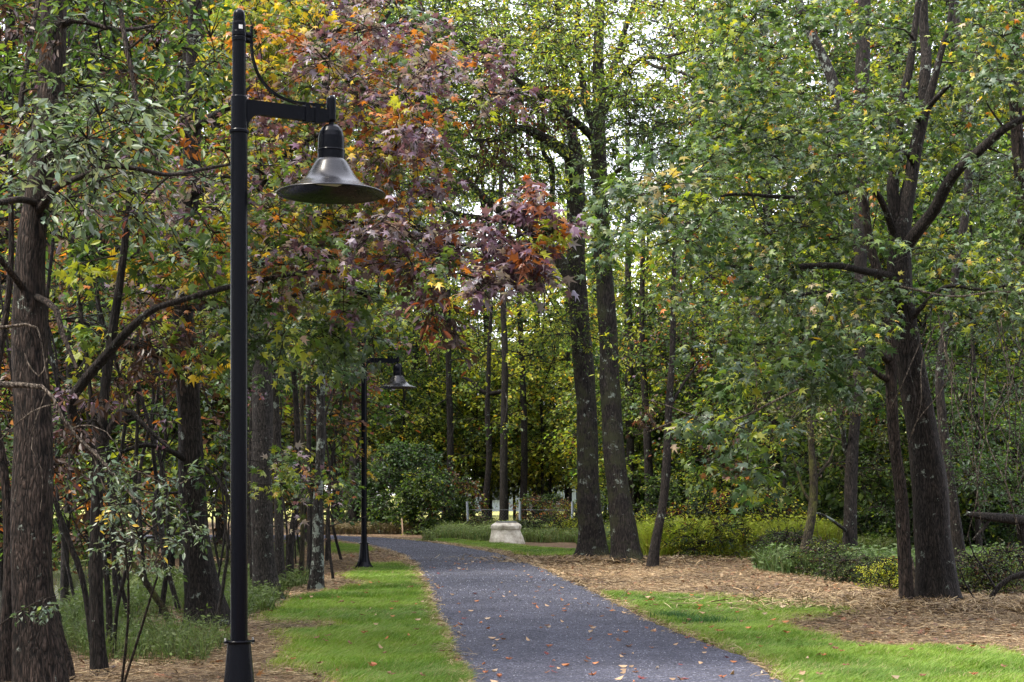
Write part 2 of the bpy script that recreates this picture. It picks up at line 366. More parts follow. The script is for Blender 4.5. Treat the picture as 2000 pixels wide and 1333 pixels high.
xs = np.concatenate([np.linspace(-400, -14, 30), np.arange(-13.8, 14, .12), np.linspace(14.2, 400, 30)])
ys = np.concatenate([np.linspace(-60, 2, 12), np.arange(2.2, 62, .16), np.linspace(63, 700, 60)])
gx, gy, gzv, gf = grid_sheet(xs, ys)
near = (np.abs(gx) < 14) & (gy > 2) & (gy < 62)
mask = np.zeros(len(gx)); mask[near] = lawn_mask(gx[near], gy[near])
inpath = np.zeros(len(gx), bool); inpath[near] = inside(path_poly, gx[near], gy[near])
micro = np.where(near, .018 * noise(gx, gy, s=4, k=3) + .025 * noise(gx, gy, s=1.4, k=6) * (1 - mask), 0) + np.where((gy > 70), .25 * noise(gx, gy, s=.08), 0)
gzv = gzv + np.where(near & (gzv > -.05), np.minimum(micro, .03) - .035, micro)
m, n, L, b = newmat('forest_floor')
at = node(n, 'ShaderNodeAttribute', attribute_name='lawn'); tc = n.new('ShaderNodeTexCoord')
n1 = node(n, 'ShaderNodeTexNoise', Scale=1.1, Detail=8.0, Roughness=.7); n2 = node(n, 'ShaderNodeTexNoise', Scale=22.0, Detail=6.0, Roughness=.75)
L.new(tc.outputs['Object'], n1.inputs[0]); L.new(tc.outputs['Object'], n2.inputs[0])
mixn = node(n, 'ShaderNodeMixRGB', blend_type='MIX'); mixn.inputs[0].default_value = .55; L.new(n1.outputs[0], mixn.inputs[1]); L.new(n2.outputs[0], mixn.inputs[2])
r1 = ramp(n, [(.34, (.045, .032, .022)), (.48, (.12, .080, .050)), (.58, (.21, .145, .09)), (.68, (.30, .22, .14))]); L.new(mixn.outputs[0], r1.inputs[0])
r2 = ramp(n, [(.35, (.035, .075, .012)), (.65, (.11, .19, .03))]); L.new(mixn.outputs[0], r2.inputs[0])
r3 = ramp(n, [(.35, (.14, .16, .04)), (.65, (.42, .40, .14))]); L.new(mixn.outputs[0], r3.inputs[0])
mg = n.new('ShaderNodeMixRGB'); L.new(at.outputs['Fac'], mg.inputs[0]); L.new(r1.outputs[0], mg.inputs[1]); L.new(r2.outputs[0], mg.inputs[2])
sx = n.new('ShaderNodeSeparateXYZ'); L.new(tc.outputs['Object'], sx.inputs[0])
mr = node(n, 'ShaderNodeMapRange'); mr.inputs[1].default_value = 78; mr.inputs[2].default_value = 88; L.new(sx.outputs[1], mr.inputs[0])
mf = n.new('ShaderNodeMixRGB'); L.new(mr.outputs[0], mf.inputs[0]); L.new(mg.outputs[0], mf.inputs[1]); L.new(r3.outputs[0], mf.inputs[2])
L.new(mf.outputs[0], b.inputs['Base Color']); b.inputs['Roughness'].default_value = .95; b.inputs['Specular IOR Level'].default_value = .15
bp = node(n, 'ShaderNodeBump', Strength=.8, Distance=.03); L.new(n2.outputs[0], bp.inputs['Height']); L.new(bp.outputs[0], b.inputs['Normal'])
mb = MB(); mb.add(np.stack([gx, gy, gzv], 1), gf); go = mb.build('ground', m); tag(go, kind='structure')
a = go.data.attributes.new('lawn', 'FLOAT', 'POINT'); a.data.foreach_set('value', mask.astype(np.float32))

# path of fine dark gravel
m, n, L, b = newmat('path_gravel'); tc = n.new('ShaderNodeTexCoord')
v1 = node(n, 'ShaderNodeTexVoronoi', Scale=65.0); v2 = node(n, 'ShaderNodeTexNoise', Scale=.9, Detail=6.0, Roughness=.65); v3 = node(n, 'ShaderNodeTexNoise', Scale=40.0, Detail=4.0)
for q in (v1, v2, v3): L.new(tc.outputs['Object'], q.inputs['Vector'])
r1 = ramp(n, [(.0, (.022, .023, .034)), (.45, (.050, .053, .078)), (.8, (.098, .102, .145)), (1, (.34, .34, .40))]); L.new(v1.outputs['Color'], r1.inputs[0])
r2 = ramp(n, [(.3, (.50, .50, .54)), (.5, (.83, .83, .85)), (.7, (1.2, 1.18, 1.15))]); L.new(v2.outputs[0], r2.inputs[0])
mm = node(n, 'ShaderNodeMixRGB', blend_type='MULTIPLY'); mm.inputs[0].default_value = 1; L.new(r1.outputs[0], mm.inputs[1]); L.new(r2.outputs[0], mm.inputs[2])
L.new(mm.outputs[0], b.inputs['Base Color']); b.inputs['Roughness'].default_value = .8; b.inputs['Specular IOR Level'].default_value = .3
bp = node(n, 'ShaderNodeBump', Strength=.9, Distance=.012); L.new(v1.outputs['Distance'], bp.inputs['Height']); L.new(bp.outputs[0], b.inputs['Normal'])
PATHM = m
cross = np.linspace(0, 1, 9); X = pl[:, None, 0] * (1 - cross) + pr[:, None, 0] * cross; Y = pl[:, None, 1] * (1 - cross) + pr[:, None, 1] * cross
Z = np.broadcast_to(.004 + .02 * (1 - (2 * cross - 1) ** 2), X.shape)
mb = MB(); i = np.arange(len(pl) - 1)[:, None] * 9; j = np.arange(8)[None]
mb.add(np.stack([X, Y, Z], -1).reshape(-1, 3), np.stack([i + j, i + j + 1, i + j + 10, i + j + 9], -1).reshape(-1, 4))
for e in (pl, pr):   # small shoulders down into the soil
    k = len(e); top = np.c_[e, np.full(k, .004)]; low = np.c_[e, np.full(k, -.06)]; ii = np.arange(k - 1)
    mb.add(np.vstack([top, low]), np.stack([ii, ii + 1, ii + 1 + k, ii + k], 1))
tag(mb.build('path', PATHM), kind='structure')
def path_xy(n_, r, ymin=9, ymax=56, pw=1.0):
    """random points on the path, denser towards the camera"""
    out = []
    while len(out) < n_:
        i_ = r.integers(0, len(pl), 4096); c_ = r.random(4096); x = pl[i_, 0] * (1 - c_) + pr[i_, 0] * c_; y = pl[i_, 1] * (1 - c_) + pr[i_, 1] * c_
        k_ = (y > ymin) & (y < ymax) & (r.random(4096) < (ymin / np.maximum(y, 1)) ** pw)
        out += list(zip(x[k_], y[k_], c_[k_]))
    return np.array(out[:n_])
# loose stones proud of the path surface
q = path_xy(42000, rng, 10, 50, 1.3); nst = len(q); tv = np.array([(1, 0, 0), (-.5, .87, 0), (-.5, -.87, 0), (0, 0, 1.1)]); sz = rng.uniform(.004, .011, nst) * np.clip(q[:, 1] / 16, .8, 1.6)
ang = rng.uniform(0, 6.28, nst); ca, sa = np.cos(ang), np.sin(ang); zz = .002 + .02 * (1 - (2 * q[:, 2] - 1) ** 2)
v = np.stack([q[:, 0:1] + sz[:, None] * (tv[:, 0] * ca[:, None] - tv[:, 1] * sa[:, None]), q[:, 1:2] + sz[:, None] * (tv[:, 0] * sa[:, None] + tv[:, 1] * ca[:, None]), zz[:, None] + sz[:, None] * tv[:, 2] * rng.uniform(.4, 1, (nst, 1))], -1)
f = (np.array([[0, 1, 3], [1, 2, 3], [2, 0, 3]])[None] + (np.arange(nst) * 4)[:, None, None]).reshape(-1, 3)
g_ = rng.choice([.025, .05, .08, .14, .30], nst, p=[.25, .3, .25, .14, .06])[:, None] * np.array([.96, .98, 1.12])
STONE = leafmat('loose_stone', trans=0, rough=.7, vary=False)
mb = MB(); mb.add(v.reshape(-1, 3), f, np.repeat(g_, 3, 0)); tag(mb.build('path_gravel', STONE, smooth=False, colname='leafcol'), 'fine loose dark grey gravel on the path', kind='stuff')

# creek
m, n, L, b = newmat('creek_water'); b.inputs['Base Color'].default_value = (.05, .055, .045, 1); b.inputs['Roughness'].default_value = .12
tn = node(n, 'ShaderNodeTexNoise', Scale=6.0, Detail=3.0); bp = node(n, 'ShaderNodeBump', Strength=.25, Distance=.03); L.new(tn.outputs[0], bp.inputs['Height']); L.new(bp.outputs[0], b.inputs['Normal'])
mb = MB(); x_, y_, z_, f_ = grid_sheet(np.linspace(-13, -5, 9), np.linspace(4, 40, 19)); mb.add(np.stack([x_, y_, np.full(len(x_), -.30)], 1), f_); tag(mb.build('creek', m), kind='structure')

# ------------------------------------------------------------------ turf, straw, litter
def scatter(n_, r, x0, x1, y0, y1, pw=1.0):
    y = np.exp(r.uniform(np.log(y0), np.log(y1), n_)) if pw == 1 else r.uniform(y0, y1, n_)
    return r.uniform(x0, x1, n_), y
def blades(mb, x, y, h, w_, lean, cols, r, z=None, seg=2):
    n_ = len(x); a = r.uniform(0, 6.28, n_); z = gz(x, y) - .02 if z is None else z
    dx, dy = np.cos(a), np.sin(a); lx, ly = lean[0] + r.normal(size=n_) * .45, lean[1] + r.normal(size=n_) * .45
    b0 = np.stack([x - dx * w_, y - dy * w_, z], 1); b1 = np.stack([x + dx * w_, y + dy * w_, z], 1)
    m0 = np.stack([x - dx * w_ * .75 + lx * h * .3, y - dy * w_ * .75 + ly * h * .3, z + h * .6], 1); m1 = np.stack([x + dx * w_ * .75 + lx * h * .3, y + dy * w_ * .75 + ly * h * .3, z + h * .6], 1)
    t = np.stack([x + lx * h, y + ly * h, z + h * .92], 1)
    v = np.stack([b0, b1, m1, m0, t], 1).reshape(-1, 3); o = (np.arange(n_) * 5)[:, None]
    mb.add(v, o + np.array([[0, 1, 2, 3]]), cols); 
    mb.l.append((o + np.array([[3, 2, 4]]) + mb.n - len(v)).ravel()); mb.t.append(np.full(n_, 3)); mb.c.append(cols)
def fov(x, y, m_=1.12): return np.abs(x) < y * (1000 / F) * m_
r = np.random.default_rng(5)
x = []; y = []
for k in range(6):
    xx, yy = scatter(260000, r, -6, 6, 11.5, 50); keep = fov(xx, yy); xx, yy = xx[keep], yy[keep]; lm = lawn_mask(xx, yy); ip = inside(path_poly, xx, yy); keep = (r.random(len(xx)) < lm ** 1.5) & ~ip; x.append(xx[keep]); y.append(yy[keep])
x = np.concatenate(x); y = np.concatenate(y); 
if len(x) > 330000: s_ = r.permutation(len(x))[:330000]; x, y = x[s_], y[s_]
tone = noise(x, y, s=1.6, k=2) * .5 + noise(x, y, s=5, k=8) * .35
edge = 1 - lawn_mask(x, y)
c = np.array([.105, .205, .022])[None] * (1 + .35 * tone[:, None]) * r.uniform(.7, 1.3, (len(x), 1)); yl = np.clip(.2 + .35 * tone + .8 * edge + r.normal(size=len(x)) * .12, 0, 1)[:, None]
c = c * (1 - yl) + np.array([.27, .32, .04])[None] * yl; st = (r.random(len(x)) < .05 + .35 * edge + .25 * np.clip(noise(x, y, s=2.3, k=19) - .35, 0, 1))[:, None]; c = np.where(st, np.array([.34, .27, .15]), c)
h = (.045 + .03 * np.clip(noise(x, y, s=2.2, k=4) + .3, 0, 1)) * r.uniform(.6, 1.3, len(x)) + .015
mb = MB(); wv = noise(x, y, s=2.5, k=11)
blades(mb, x, y, h, .0028 * np.clip(y / 14, 1, 2.6), (.55 + .4 * wv, .3 * wv), np.clip(c, .01, .8), r)
tag(mb.build('lawn_grass', GRASSM, smooth=False, colname='leafcol'), 'short bright green grass in strips beside the path', kind='stuff')
# two darker tufts standing in the right lawn
for (tx, ty, s_, lb) in ((1312, 1203, .10, 'smaller dark green grass tuft in the right lawn, nearer the path'), (1372, 1212, .15, 'wider dark green grass tuft in the right lawn')):
    g0 = G(tx, ty + 6); nb = 420; xx = g0[0] + r.normal(size=nb) * s_ * 1.0; yy = g0[1] + r.normal(size=nb) * s_; mb = MB()
    blades(mb, xx, yy, r.uniform(.06, .15, nb), np.full(nb, .004), (.1, 0), np.array([.045, .12, .025]) * r.uniform(.6, 1.3, (nb, 1)), r)
    o = mb.build('grass_tuft', GRASSM, smooth=False, colname='leafcol', loc=(*g0, 0)); o.location = (*g0, 0); tag(o, lb, 'grass tuft', 'dark grass tufts in the lawn')
def slivers(mb, x, y, ln, w_, cols, r, zt=.03, up=.12):
    n_ = len(x); a = r.uniform(0, 6.28, n_); d = np.stack([np.cos(a), np.sin(a), r.normal(size=n_) * up], 1); s = np.stack([-np.sin(a), np.cos(a), r.normal(size=n_) * .5], 1)
    p = np.stack([x, y, gz(x, y) + r.uniform(-.02, zt, n_)], 1); e = d * ln[:, None] / 2; s = s * w_[:, None]; bow = np.stack([s[:, 0] * 3, s[:, 1] * 3, np.abs(s[:, 2])], 1)
    v = np.stack([p - e - s, p - e + s, p + bow + s, p + bow - s, p + e + s, p + e - s], 1).reshape(-1, 3); o = (np.arange(n_) * 6)[:, None, None]
    mb.add(v, (o + np.array([[0, 1, 2, 3], [3, 2, 4, 5]])[None]).reshape(-1, 4), np.repeat(cols, 2, 0))
xx, yy = scatter(760000, r, -9, 12, 11, 48); k = fov(xx, yy) & ~inside(path_poly, xx, yy); xx, yy = xx[k], yy[k]
lm = lawn_mask(xx, yy); zone = np.where(xx > 0, (yy > 13) & (yy < 37), xx > -4.6 - .04 * (yy - 12)); k = (r.random(len(xx)) > lm * 1.02) & zone; xx, yy = xx[k], yy[k]
pth = 1.3 * noise(xx, yy, s=.9, k=13) + .6 * noise(xx, yy, s=4, k=15); base = np.array([[.29, .205, .11], [.19, .13, .072], [.11, .070, .042], [.38, .30, .18], [.055, .036, .024]])
cc = base[r.choice(5, len(xx), p=[.3, .27, .2, .13, .1])] * (1 + .3 * pth[:, None]) * r.uniform(.7, 1.25, (len(xx), 1))
mb = MB(); slivers(mb, xx, yy, r.uniform(.03, .12, len(xx)), .0017 * np.clip(yy / 14, 1, 1.6), np.clip(cc, .01, .7), r, zt=.035)
tag(mb.build('straw_mulch', STRAW, smooth=False, colname='leafcol'), 'tan straw mulch spread between the lawn and the trees', kind='stuff')
# bits of straw and gone-over grass along both path edges
mb = MB()
for e, sgn in ((pl, -1), (pr, 1)):
    k = 9000; i_ = r.integers(0, len(e), k); x = e[i_, 0] + sgn * r.normal(size=k) * .07 + sgn * .05; y = e[i_, 1] + r.normal(size=k) * .08; kk = (y > 10) & (y < 55); x, y = x[kk], y[kk]
    slivers(mb, x, y, r.uniform(.03, .14, len(x)), .002 * np.clip(y / 14, 1, 2), base[r.choice(5, len(x), p=[.4, .2, .1, .25, .05])] * r.uniform(.8, 1.25, (len(x), 1)), r, zt=.04, up=.25)
tag(mb.build('edge_straw', STRAW, smooth=False, colname='leafcol'), 'thin line of pale straw along both edges of the path', kind='stuff')
# leaf litter on the mulch
xx, yy = scatter(60000, r, -9, 12, 11, 42); k = fov(xx, yy) & ~inside(path_poly, xx, yy); xx, yy = xx[k], yy[k]; lm = lawn_mask(xx, yy)
k = (r.random(len(xx)) < np.where(lm < .3, .42 * np.clip(.5 + .8 * noise(xx, yy, s=1.2, k=17), .05, 1), 0)); xx, yy = xx[k], yy[k]
mb = MB(); n_ = len(xx); cols = np.array([[.13, .055, .03], [.22, .085, .04], [.30, .15, .07], [.06, .032, .024], [.33, .23, .13]])[r.choice(5, n_, p=[.32, .2, .12, .3, .06])] * r.uniform(.7, 1.3, (n_, 1))
leaves(mb, np.stack([xx, yy, gz(xx, yy) + r.uniform(0, .03, n_)], 1), np.c_[r.normal(size=(n_, 2)), r.normal(size=n_) * .25], np.c_[r.normal(size=(n_, 2)) * .35, np.ones(n_)], r.uniform(.04, .10, n_), T_STAR, cols)
tag(mb.build('leaf_litter', DRY, smooth=False, colname='leafcol'), 'brown leaf litter lying thick on the mulch', kind='stuff')

# fallen leaves one could count: on the path and on the lawns
def leafmesh(name, col, tmpl, curl, r):
    mb = MB(); tv, tf = tmpl; v = tv.copy(); v[:, 1] -= .5; v[:, 2] = curl * (v[:, 0] ** 2 + v[:, 1] ** 2) * 1.3 + r.normal(size=len(v)) * .03; v[:, 2] -= v[:, 2].min()
    cen = v.mean(0); k = len(v); vv = np.vstack([v, cen]); 
    if tmpl is T_STAR: fs = [[i_, (i_ + 1) % k, k] for i_ in range(k)]; mb.add(vv, fs, np.array(col))
    else: mb.add(v, tf, np.array(col))
    st_ = np.array([[0, v[0][1], .02], [.02, v[0][1] - .35, .05], [-.01, v[0][1] - .35, .05]]); mb.add(st_, [[0, 1, 2]], np.array(col) * .7)
    o = mb.build(name, DRY, smooth=False, colname='leafcol', link=False); return o.data
KINDS = [('tan', (.42, .28, .17), T_OVAL, .9), ('brown', (.17, .075, .04), T_STAR, .7), ('orange', (.42, .15, .05), T_OVAL, .6), ('maroon', (.16, .03, .03), T_STAR, .4), ('rust', (.30, .10, .04), T_STAR, .8), ('pale', (.42, .31, .22), T_OVAL, 1.2)]
lm_ = {k[0]: leafmesh('fallen_leaf', k[1], k[2], k[3], r) for k in KINDS}
word = {'tan': 'small curled tan leaf', 'brown': 'dark brown lobed leaf', 'orange': 'orange oval leaf', 'maroon': 'maroon star shaped leaf', 'rust': 'rust red curled star shaped leaf', 'pale': 'pale cream curled leaf'}
def fallen(x, y, z, kind, where, size, group):
    o = bpy.data.objects.new('fallen_leaf', lm_[kind]); C.objects.link(o); o.location = (x, y, z); o.rotation_euler = (rnd.gauss(0, .2), rnd.gauss(0, .2), rnd.uniform(0, 6.28)); o.scale = (size,) * 3
    tag(o, f'{word[kind]} fallen {where}', 'fallen leaf', group)
q = path_xy(165, r, 12, 34, 1.2)
for x, y, c_ in q:
    k = rnd.choices([k[0] for k in KINDS], [5, 3, 3, 1.5, 3, 1.5])[0]; fallen(x, y, .006 + .02 * (1 - (2 * c_ - 1) ** 2), k, 'on the grey gravel path', rnd.uniform(.05, .085), 'leaves scattered over the path')
k = 0
for nm_, poly, N in (('on the grass strip left of the path', lawns[0], 50), ('on the grass strip right of the path', lawns[2], 80)):
    k = 0
    while k < N:
        x, y = float(rnd.uniform(-4, 8)), float(rnd.uniform(12.3, 26))
        if inside(poly, np.array([x]), np.array([y]))[0] and abs(x) < y * .325 and not inside(path_poly, np.array([x]), np.array([y]))[0]:
            k += 1; kd = rnd.choices([a[0] for a in KINDS], [2, 5, 1.5, 2, 3, .4])[0]; fallen(x, y, .05, kd, nm_, rnd.uniform(.05, .09), 'leaves scattered over the lawns')

# ------------------------------------------------------------------ street lamps
m, n, L, b = newmat('black_paint'); b.inputs['Base Color'].default_value = (.003, .0035, .006, 1); b.inputs['Specular IOR Level'].default_value = .1
tn = node(n, 'ShaderNodeTexNoise', Scale=260.0, Detail=3.0); bp = node(n, 'ShaderNodeBump', Strength=.03, Distance=.001); L.new(tn.outputs[0], bp.inputs['Height']); L.new(bp.outputs[0], b.inputs['Normal'])
tn2 = node(n, 'ShaderNodeTexNoise', Scale=7.0, Detail=6.0, Roughness=.7); rr = ramp(n, [(.35, (.17, .17, .17)), (.7, (.27, .27, .27))]); L.new(tn2.outputs[0], rr.inputs[0]); L.new(rr.outputs[0], b.inputs['Roughness'])
BLACK = m
m, n, L, b = newmat('shade_paint'); b.inputs['Base Color'].default_value = (.007, .007, .010, 1); b.inputs['Roughness'].default_value = .36; b.inputs['Metallic'].default_value = .2; SHADE = m
tn2 = node(n, 'ShaderNodeTexNoise', Scale=9.0, Detail=6.0, Roughness=.7); rr = ramp(n, [(.35, (.2, .2, .2)), (.7, (.34, .34, .34))]); L.new(tn2.outputs[0], rr.inputs[0]); L.new(rr.outputs[0], b.inputs['Roughness'])
m, n, L, b = newmat('lamp_lens'); b.inputs['Base Color'].default_value = (.75, .72, .66, 1); b.inputs['Roughness'].default_value = .25; LENS = m
vv = node(n, 'ShaderNodeTexVoronoi', Scale=60.0); rr = ramp(n, [(.1, (.9, .88, .8)), (.5, (.5, .48, .43))]); L.new(vv.outputs['Distance'], rr.inputs[0]); L.new(rr.outputs[0], b.inputs['Base Color'])
m, n, L, b = newmat('sticker'); b.inputs['Base Color'].default_value = (.75, .75, .73, 1); STICK = m
m, n, L, b = newmat('bolt_steel'); b.inputs['Base Color'].default_value = (.45, .45, .45, 1); b.inputs['Metallic'].default_value = .9; b.inputs['Roughness'].default_value = .35; BOLT = m
def make_lamp(label):
    e = empty('street_lamp', (0, 0, 0), label, 'street lamp', 'black street lamps along the path')
    mb = MB(); lathe(mb, [(.0, 0), (.175, 0), (.175, .055), (.166, .062), (.150, .085), (.122, .14), (.103, .22), (.093, .32), (.084, .42), (.078, .488), (.078, .497)], 48)
    base_ = mb.build('base', BLACK, e)
    mb = MB(); lathe(mb, [(.078, .497), (.088, .499), (.088, .511), (.060, .513)], 48)
    for s_ in (-1, 1):
        box(mb, (s_ * .094, 0, .503), (.022, .03, .016))
    mb.build('base_collar', BLACK, e)
    mb = MB()
    for s_ in (-1, 1): lathe(mb, [(0, -.016), (.007, -.016), (.007, .024), (0, .024)], 10, (s_ * .096, 0, .503))
    mb.build('bolt', BOLT, base_)
    mb = MB(); lathe(mb, [(.0565, .513), (.0565, 3.895)], 48); mb.build('pole', BLACK, e, smooth=True)
    mb = MB(); lathe(mb, [(.0565, 3.895), (.066, 3.897), (.066, 3.915), (.054, 3.922), (.0535, 4.14), (.0447, 4.146)], 48); sl = mb.build('sleeve', BLACK, e)
    mb = MB(); lathe(mb, [(.0447, 4.14), (.0447, 4.632), (.041, 4.64), (.040, 4.685), (.038, 4.70), (.030, 4.716), (.012, 4.728), (0, 4.729)], 48); up = mb.build('upper_pole', BLACK, e)
    mb = MB()
    for z0, z1 in ((4.575, 4.545), (4.54, 4.51)): lathe(mb, [(.0447, z0), (.0485, z0 - .001), (.0485, z1), (.0447, z1 - .001)], 40)
    for z0 in (4.56, 4.525): box(mb, (.061, 0, z0), (.03, .034, .027))
    mb.build('clamp_band', BLACK, e)
    # sticker near the top, facing the camera side
    mb = MB(); A = np.linspace(R(-112), R(-78), 7); ring = [[.0456 * math.cos(a), .0456 * math.sin(a)] for a in A]
    v = [[*p, z0] for z0 in (4.585, 4.612) for p in ring]; mb.add(v, [[i, i + 1, i + 8, i + 7] for i in range(6)]); mb.build('sticker', STICK, up)
    # arm: box section with a curved gusset under it, extruded 44 mm wide
    prof = [(.045, 4.128), (.60, 4.128), (.645, 4.128), (.645, 4.045), (.625, 4.05), (.607, 4.036)]
    for t in np.linspace(0, 1, 8): prof.append((.55 - .33 * t if t < .2 else .55 - .05 - .34 * (t - .2) / .8, 4.035))
    for t in np.linspace(0, 1, 10): prof.append((.15 - .092 * math.sin(t * math.pi / 2), 4.035 - .095 * (1 - math.cos(t * math.pi / 2))))
    prof.append((.045, 3.94)); prof = np.array(prof); k = len(prof); hw = .021
    mb = MB(); v = np.vstack([np.c_[prof[:, 0], np.full(k, -hw), prof[:, 1]], np.c_[prof[:, 0], np.full(k, hw), prof[:, 1]]])
    i = np.arange(k); mb.add(v, np.stack([i, (i + 1) % k, (i + 1) % k + k, i + k], 1)); mb.add(v[:k], [list(range(k))]); mb.add(v[k:], [list(range(k))[::-1]])
    arm = mb.build('arm', BLACK, e, smooth=False)
    mb = MB()
    for s0 in (.483, .553): box(mb, (s0, 0, 4.087), (.034, .058, .125))
    mb.build('arm_clamp', BLACK, arm, smooth=False)
    mb = MB(); c0 = .665
    lathe(mb, [(0, 4.235), (.016, 4.232), (.027, 4.222), (.0325, 4.205), (.033, 4.19), (.033, 4.065), (.030, 4.052), (.018, 4.05), (.018, 4.03)], 32, (c0, 0, 0)); mb.build('arm_end', BLACK, e)
    # curved strap
    pts = np.array([(.086, 4.625), (.086, 4.51), (.100, 4.40), (.147, 4.288), (.238, 4.202), (.358, 4.158), (.475, 4.155), (.615, 4.157)])
    sp = spline(pts, 40); mb = MB(); t = np.gradient(sp, axis=0); t /= np.linalg.norm(t, axis=1)[:, None]; nn = np.stack([-t[:, 1], t[:, 0]], 1); th = .0065; wd = .014
    rows = [np.c_[(sp + nn * a * th)[:, 0], np.full(40, b_ * wd), (sp + nn * a * th)[:, 1]] for a, b_ in ((-1, -1), (1, -1), (1, 1), (-1, 1))]
    v = np.stack(rows, 1).reshape(-1, 3); ii = np.arange(39)[:, None] * 4; jj = np.arange(4)[None]; kk = (jj + 1) % 4
    mb.add(v, np.stack([ii + jj, ii + kk, ii + 4 + kk, ii + 4 + jj], -1).reshape(-1, 4)); mb.add(v[:4], [[3, 2, 1, 0]]); mb.add(v[-4:], [[0, 1, 2, 3]])
    mb.build('strap', BLACK, e, smooth=False)
    mb = MB(); lathe(mb, [(0, 4.03), (.028, 4.03), (.045, 4.026), (.066, 4.008), (.082, 3.98), (.090, 3.945), (.092, 3.90), (.092, 3.858), (.096, 3.855), (.096, 3.848), (.094, 3.845), (.094, 3.785)], 48, (c0, 0, 0)); mb.build('lamp_housing', BLACK, e)
    mb = MB(); outer = spline(np.array([(.096, 3.790), (.112, 3.772), (.138, 3.728), (.168, 3.678), (.205, 3.638), (.255, 3.606), (.32, 3.578), (.368, 3.562)]), 30)
    prof = list(map(tuple, outer)) + [(.374, 3.557), (.373, 3.550), (.366, 3.552)] + [(a - .004, b_ - .006) for a, b_ in outer[::-1][1:]] + [(0.08, 3.78), (0, 3.78)]
    lathe(mb, prof, 64, (c0, 0, 0)); sh = mb.build('lamp_shade', SHADE, e)
    mb = MB(); lathe(mb, [(0, 3.640), (.19, 3.640), (.19, 3.648), (0, 3.648)], 40, (c0, 0, 0)); mb.build('housing_plate', BLACK, sh)
    mb = MB(); box(mb, (c0, 0, 3.632), (.16, .16, .014)); mb.build('lens', LENS, sh, smooth=False)
    return e
def copy_tree(o, parent=None):
    c_ = o.copy(); C.objects.link(c_)
    if parent is not None: c_.parent = parent
    for ch in list(o.children): copy_tree(ch, c_)
    return c_
lamp1 = make_lamp('tall black street lamp in the foreground with a large bell shaped shade')
lamp1.location = (-1.8225, 10.6, 0); lamp1.rotation_euler.z = R(29.7)
lamp2 = copy_tree(lamp1); g_ = G(711, 1112); lamp2.location = (g_[0], g_[1], 0); lamp2.rotation_euler.z = R(14)
lamp2['label'] = 'smaller far black street lamp standing on the lawn where the path bends left'

# ------------------------------------------------------------------ small built things
m, n, L, b = newmat('old_concrete'); tc = n.new('ShaderNodeTexCoord'); tn = node(n, 'ShaderNodeTexNoise', Scale=5.0, Detail=9.0, Roughness=.75); L.new(tc.outputs['Object'], tn.inputs[0])
rr = ramp(n, [(.3, (.20, .17, .13)), (.45, (.46, .41, .33)), (.6, (.70, .66, .58))]); L.new(tn.outputs[0], rr.inputs[0]); L.new(rr.outputs[0], b.inputs['Base Color']); b.inputs['Roughness'].default_value = .9
bp = node(n, 'ShaderNodeBump', Strength=.5, Distance=.02); L.new(tn.outputs[0], bp.inputs['Height']); L.new(bp.outputs[0], b.inputs['Normal']); CONC = m
m, n, L, b = newmat('grey_metal'); b.inputs['Base Color'].default_value = (.10, .105, .115, 1); b.inputs['Metallic'].default_value = .3; b.inputs['Roughness'].default_value = .5; GREYM = m
g_ = G(989, 1061); e = empty('concrete_manhole', (g_[0], g_[1], 0), 'raised pale concrete manhole riser with a flat metal cover beyond the path', 'manhole')
mb = MB(); 
def wl(prof, n_, seed):
    mb_ = MB(); lathe(mb_, prof, n_); v = mb_.v[0]; a = np.arctan2(v[:, 1], v[:, 0]); rad = np.hypot(v[:, 0], v[:, 1]); k = 1 + .035 * np.sin(3 * a + v[:, 2] * 9 + seed) + .018 * np.sin(8 * a - v[:, 2] * 14)
    v[:, 0] *= k; v[:, 1] *= k; return mb_
wl([(.54, -.02), (.525, .06), (.495, .16), (.455, .26), (.428, .35), (.424, .40), (.436, .41), (.45, .43), (.455, .50), (.445, .53), (.36, .59), (.33, .605), (0, .605)], 48, 1).build('riser', CONC, e)
mb = MB(); lathe(mb, [(.30, .60), (.315, .602), (.315, .632), (.29, .640), (0, .640)], 40); mb.build('cover', GREYM, e)
# chain link fence
m, n, L, b = newmat('fence_steel'); b.inputs['Base Color'].default_value = (.22, .25, .30, 1); b.inputs['Metallic'].default_value = .2; b.inputs['Roughness'].default_value = .5; FST = m
D = 57.0; pxs = [913.5, 1015.5, 1118, 1220, 1322]; f0 = P(913.5, 1043, D); e = empty('chain_link_fence', (f0[0], D, 0), 'grey chain link fence with round steel posts behind the manhole', 'fence')
fb = np.array([f0[0], D, 0])
for k, p_ in enumerate(pxs):
    x0 = (p_ - 1000) * D / F; mb = MB(); tube(mb, [[x0 + .03 * (k == 0), D, -.1], [x0 - .02 * (k == 0), D, 1.17]], .045, 12); mb.build('fence_post', FST, e, fb)
xa, xb = (913.5 - 1000) * D / F, (1322 - 1000) * D / F
for z0 in (.88,): mb = MB(); tube(mb, [[xa, D + .05, z0], [(xa + xb) / 2, D + .05, z0 - .02], [xb, D + .05, z0]], .009, 6); mb.build('rail', GREYM, e, fb)
mb = MB(); st_ = .11
for k in range(int((xb - xa) / st_)):
    for s_ in (-1, 1):
        x0 = xa + k * st_; x1 = x0 + s_ * .8
        if x1 > xb or x1 < xa: continue
        tube(mb, [[x0, D + .06 + .004 * s_, .08], [x1, D + .06 + .004 * s_, .88]], .002, 3, cap=False)
mb.build('wire_mesh', GREYM, e, fb)
mb = MB(); p_ = G(676, 1026); tube(mb, [[0, 0, -.1], [.01, 0, .62]], .03, 10); lathe(mb, [(.033, .61), (.033, .635), (0, .65)], 10); o = mb.build('metal_post', FST); o.location = (p_[0], p_[1], 0); tag(o, 'short lone grey metal post left of the far lamp beyond the path', 'post')
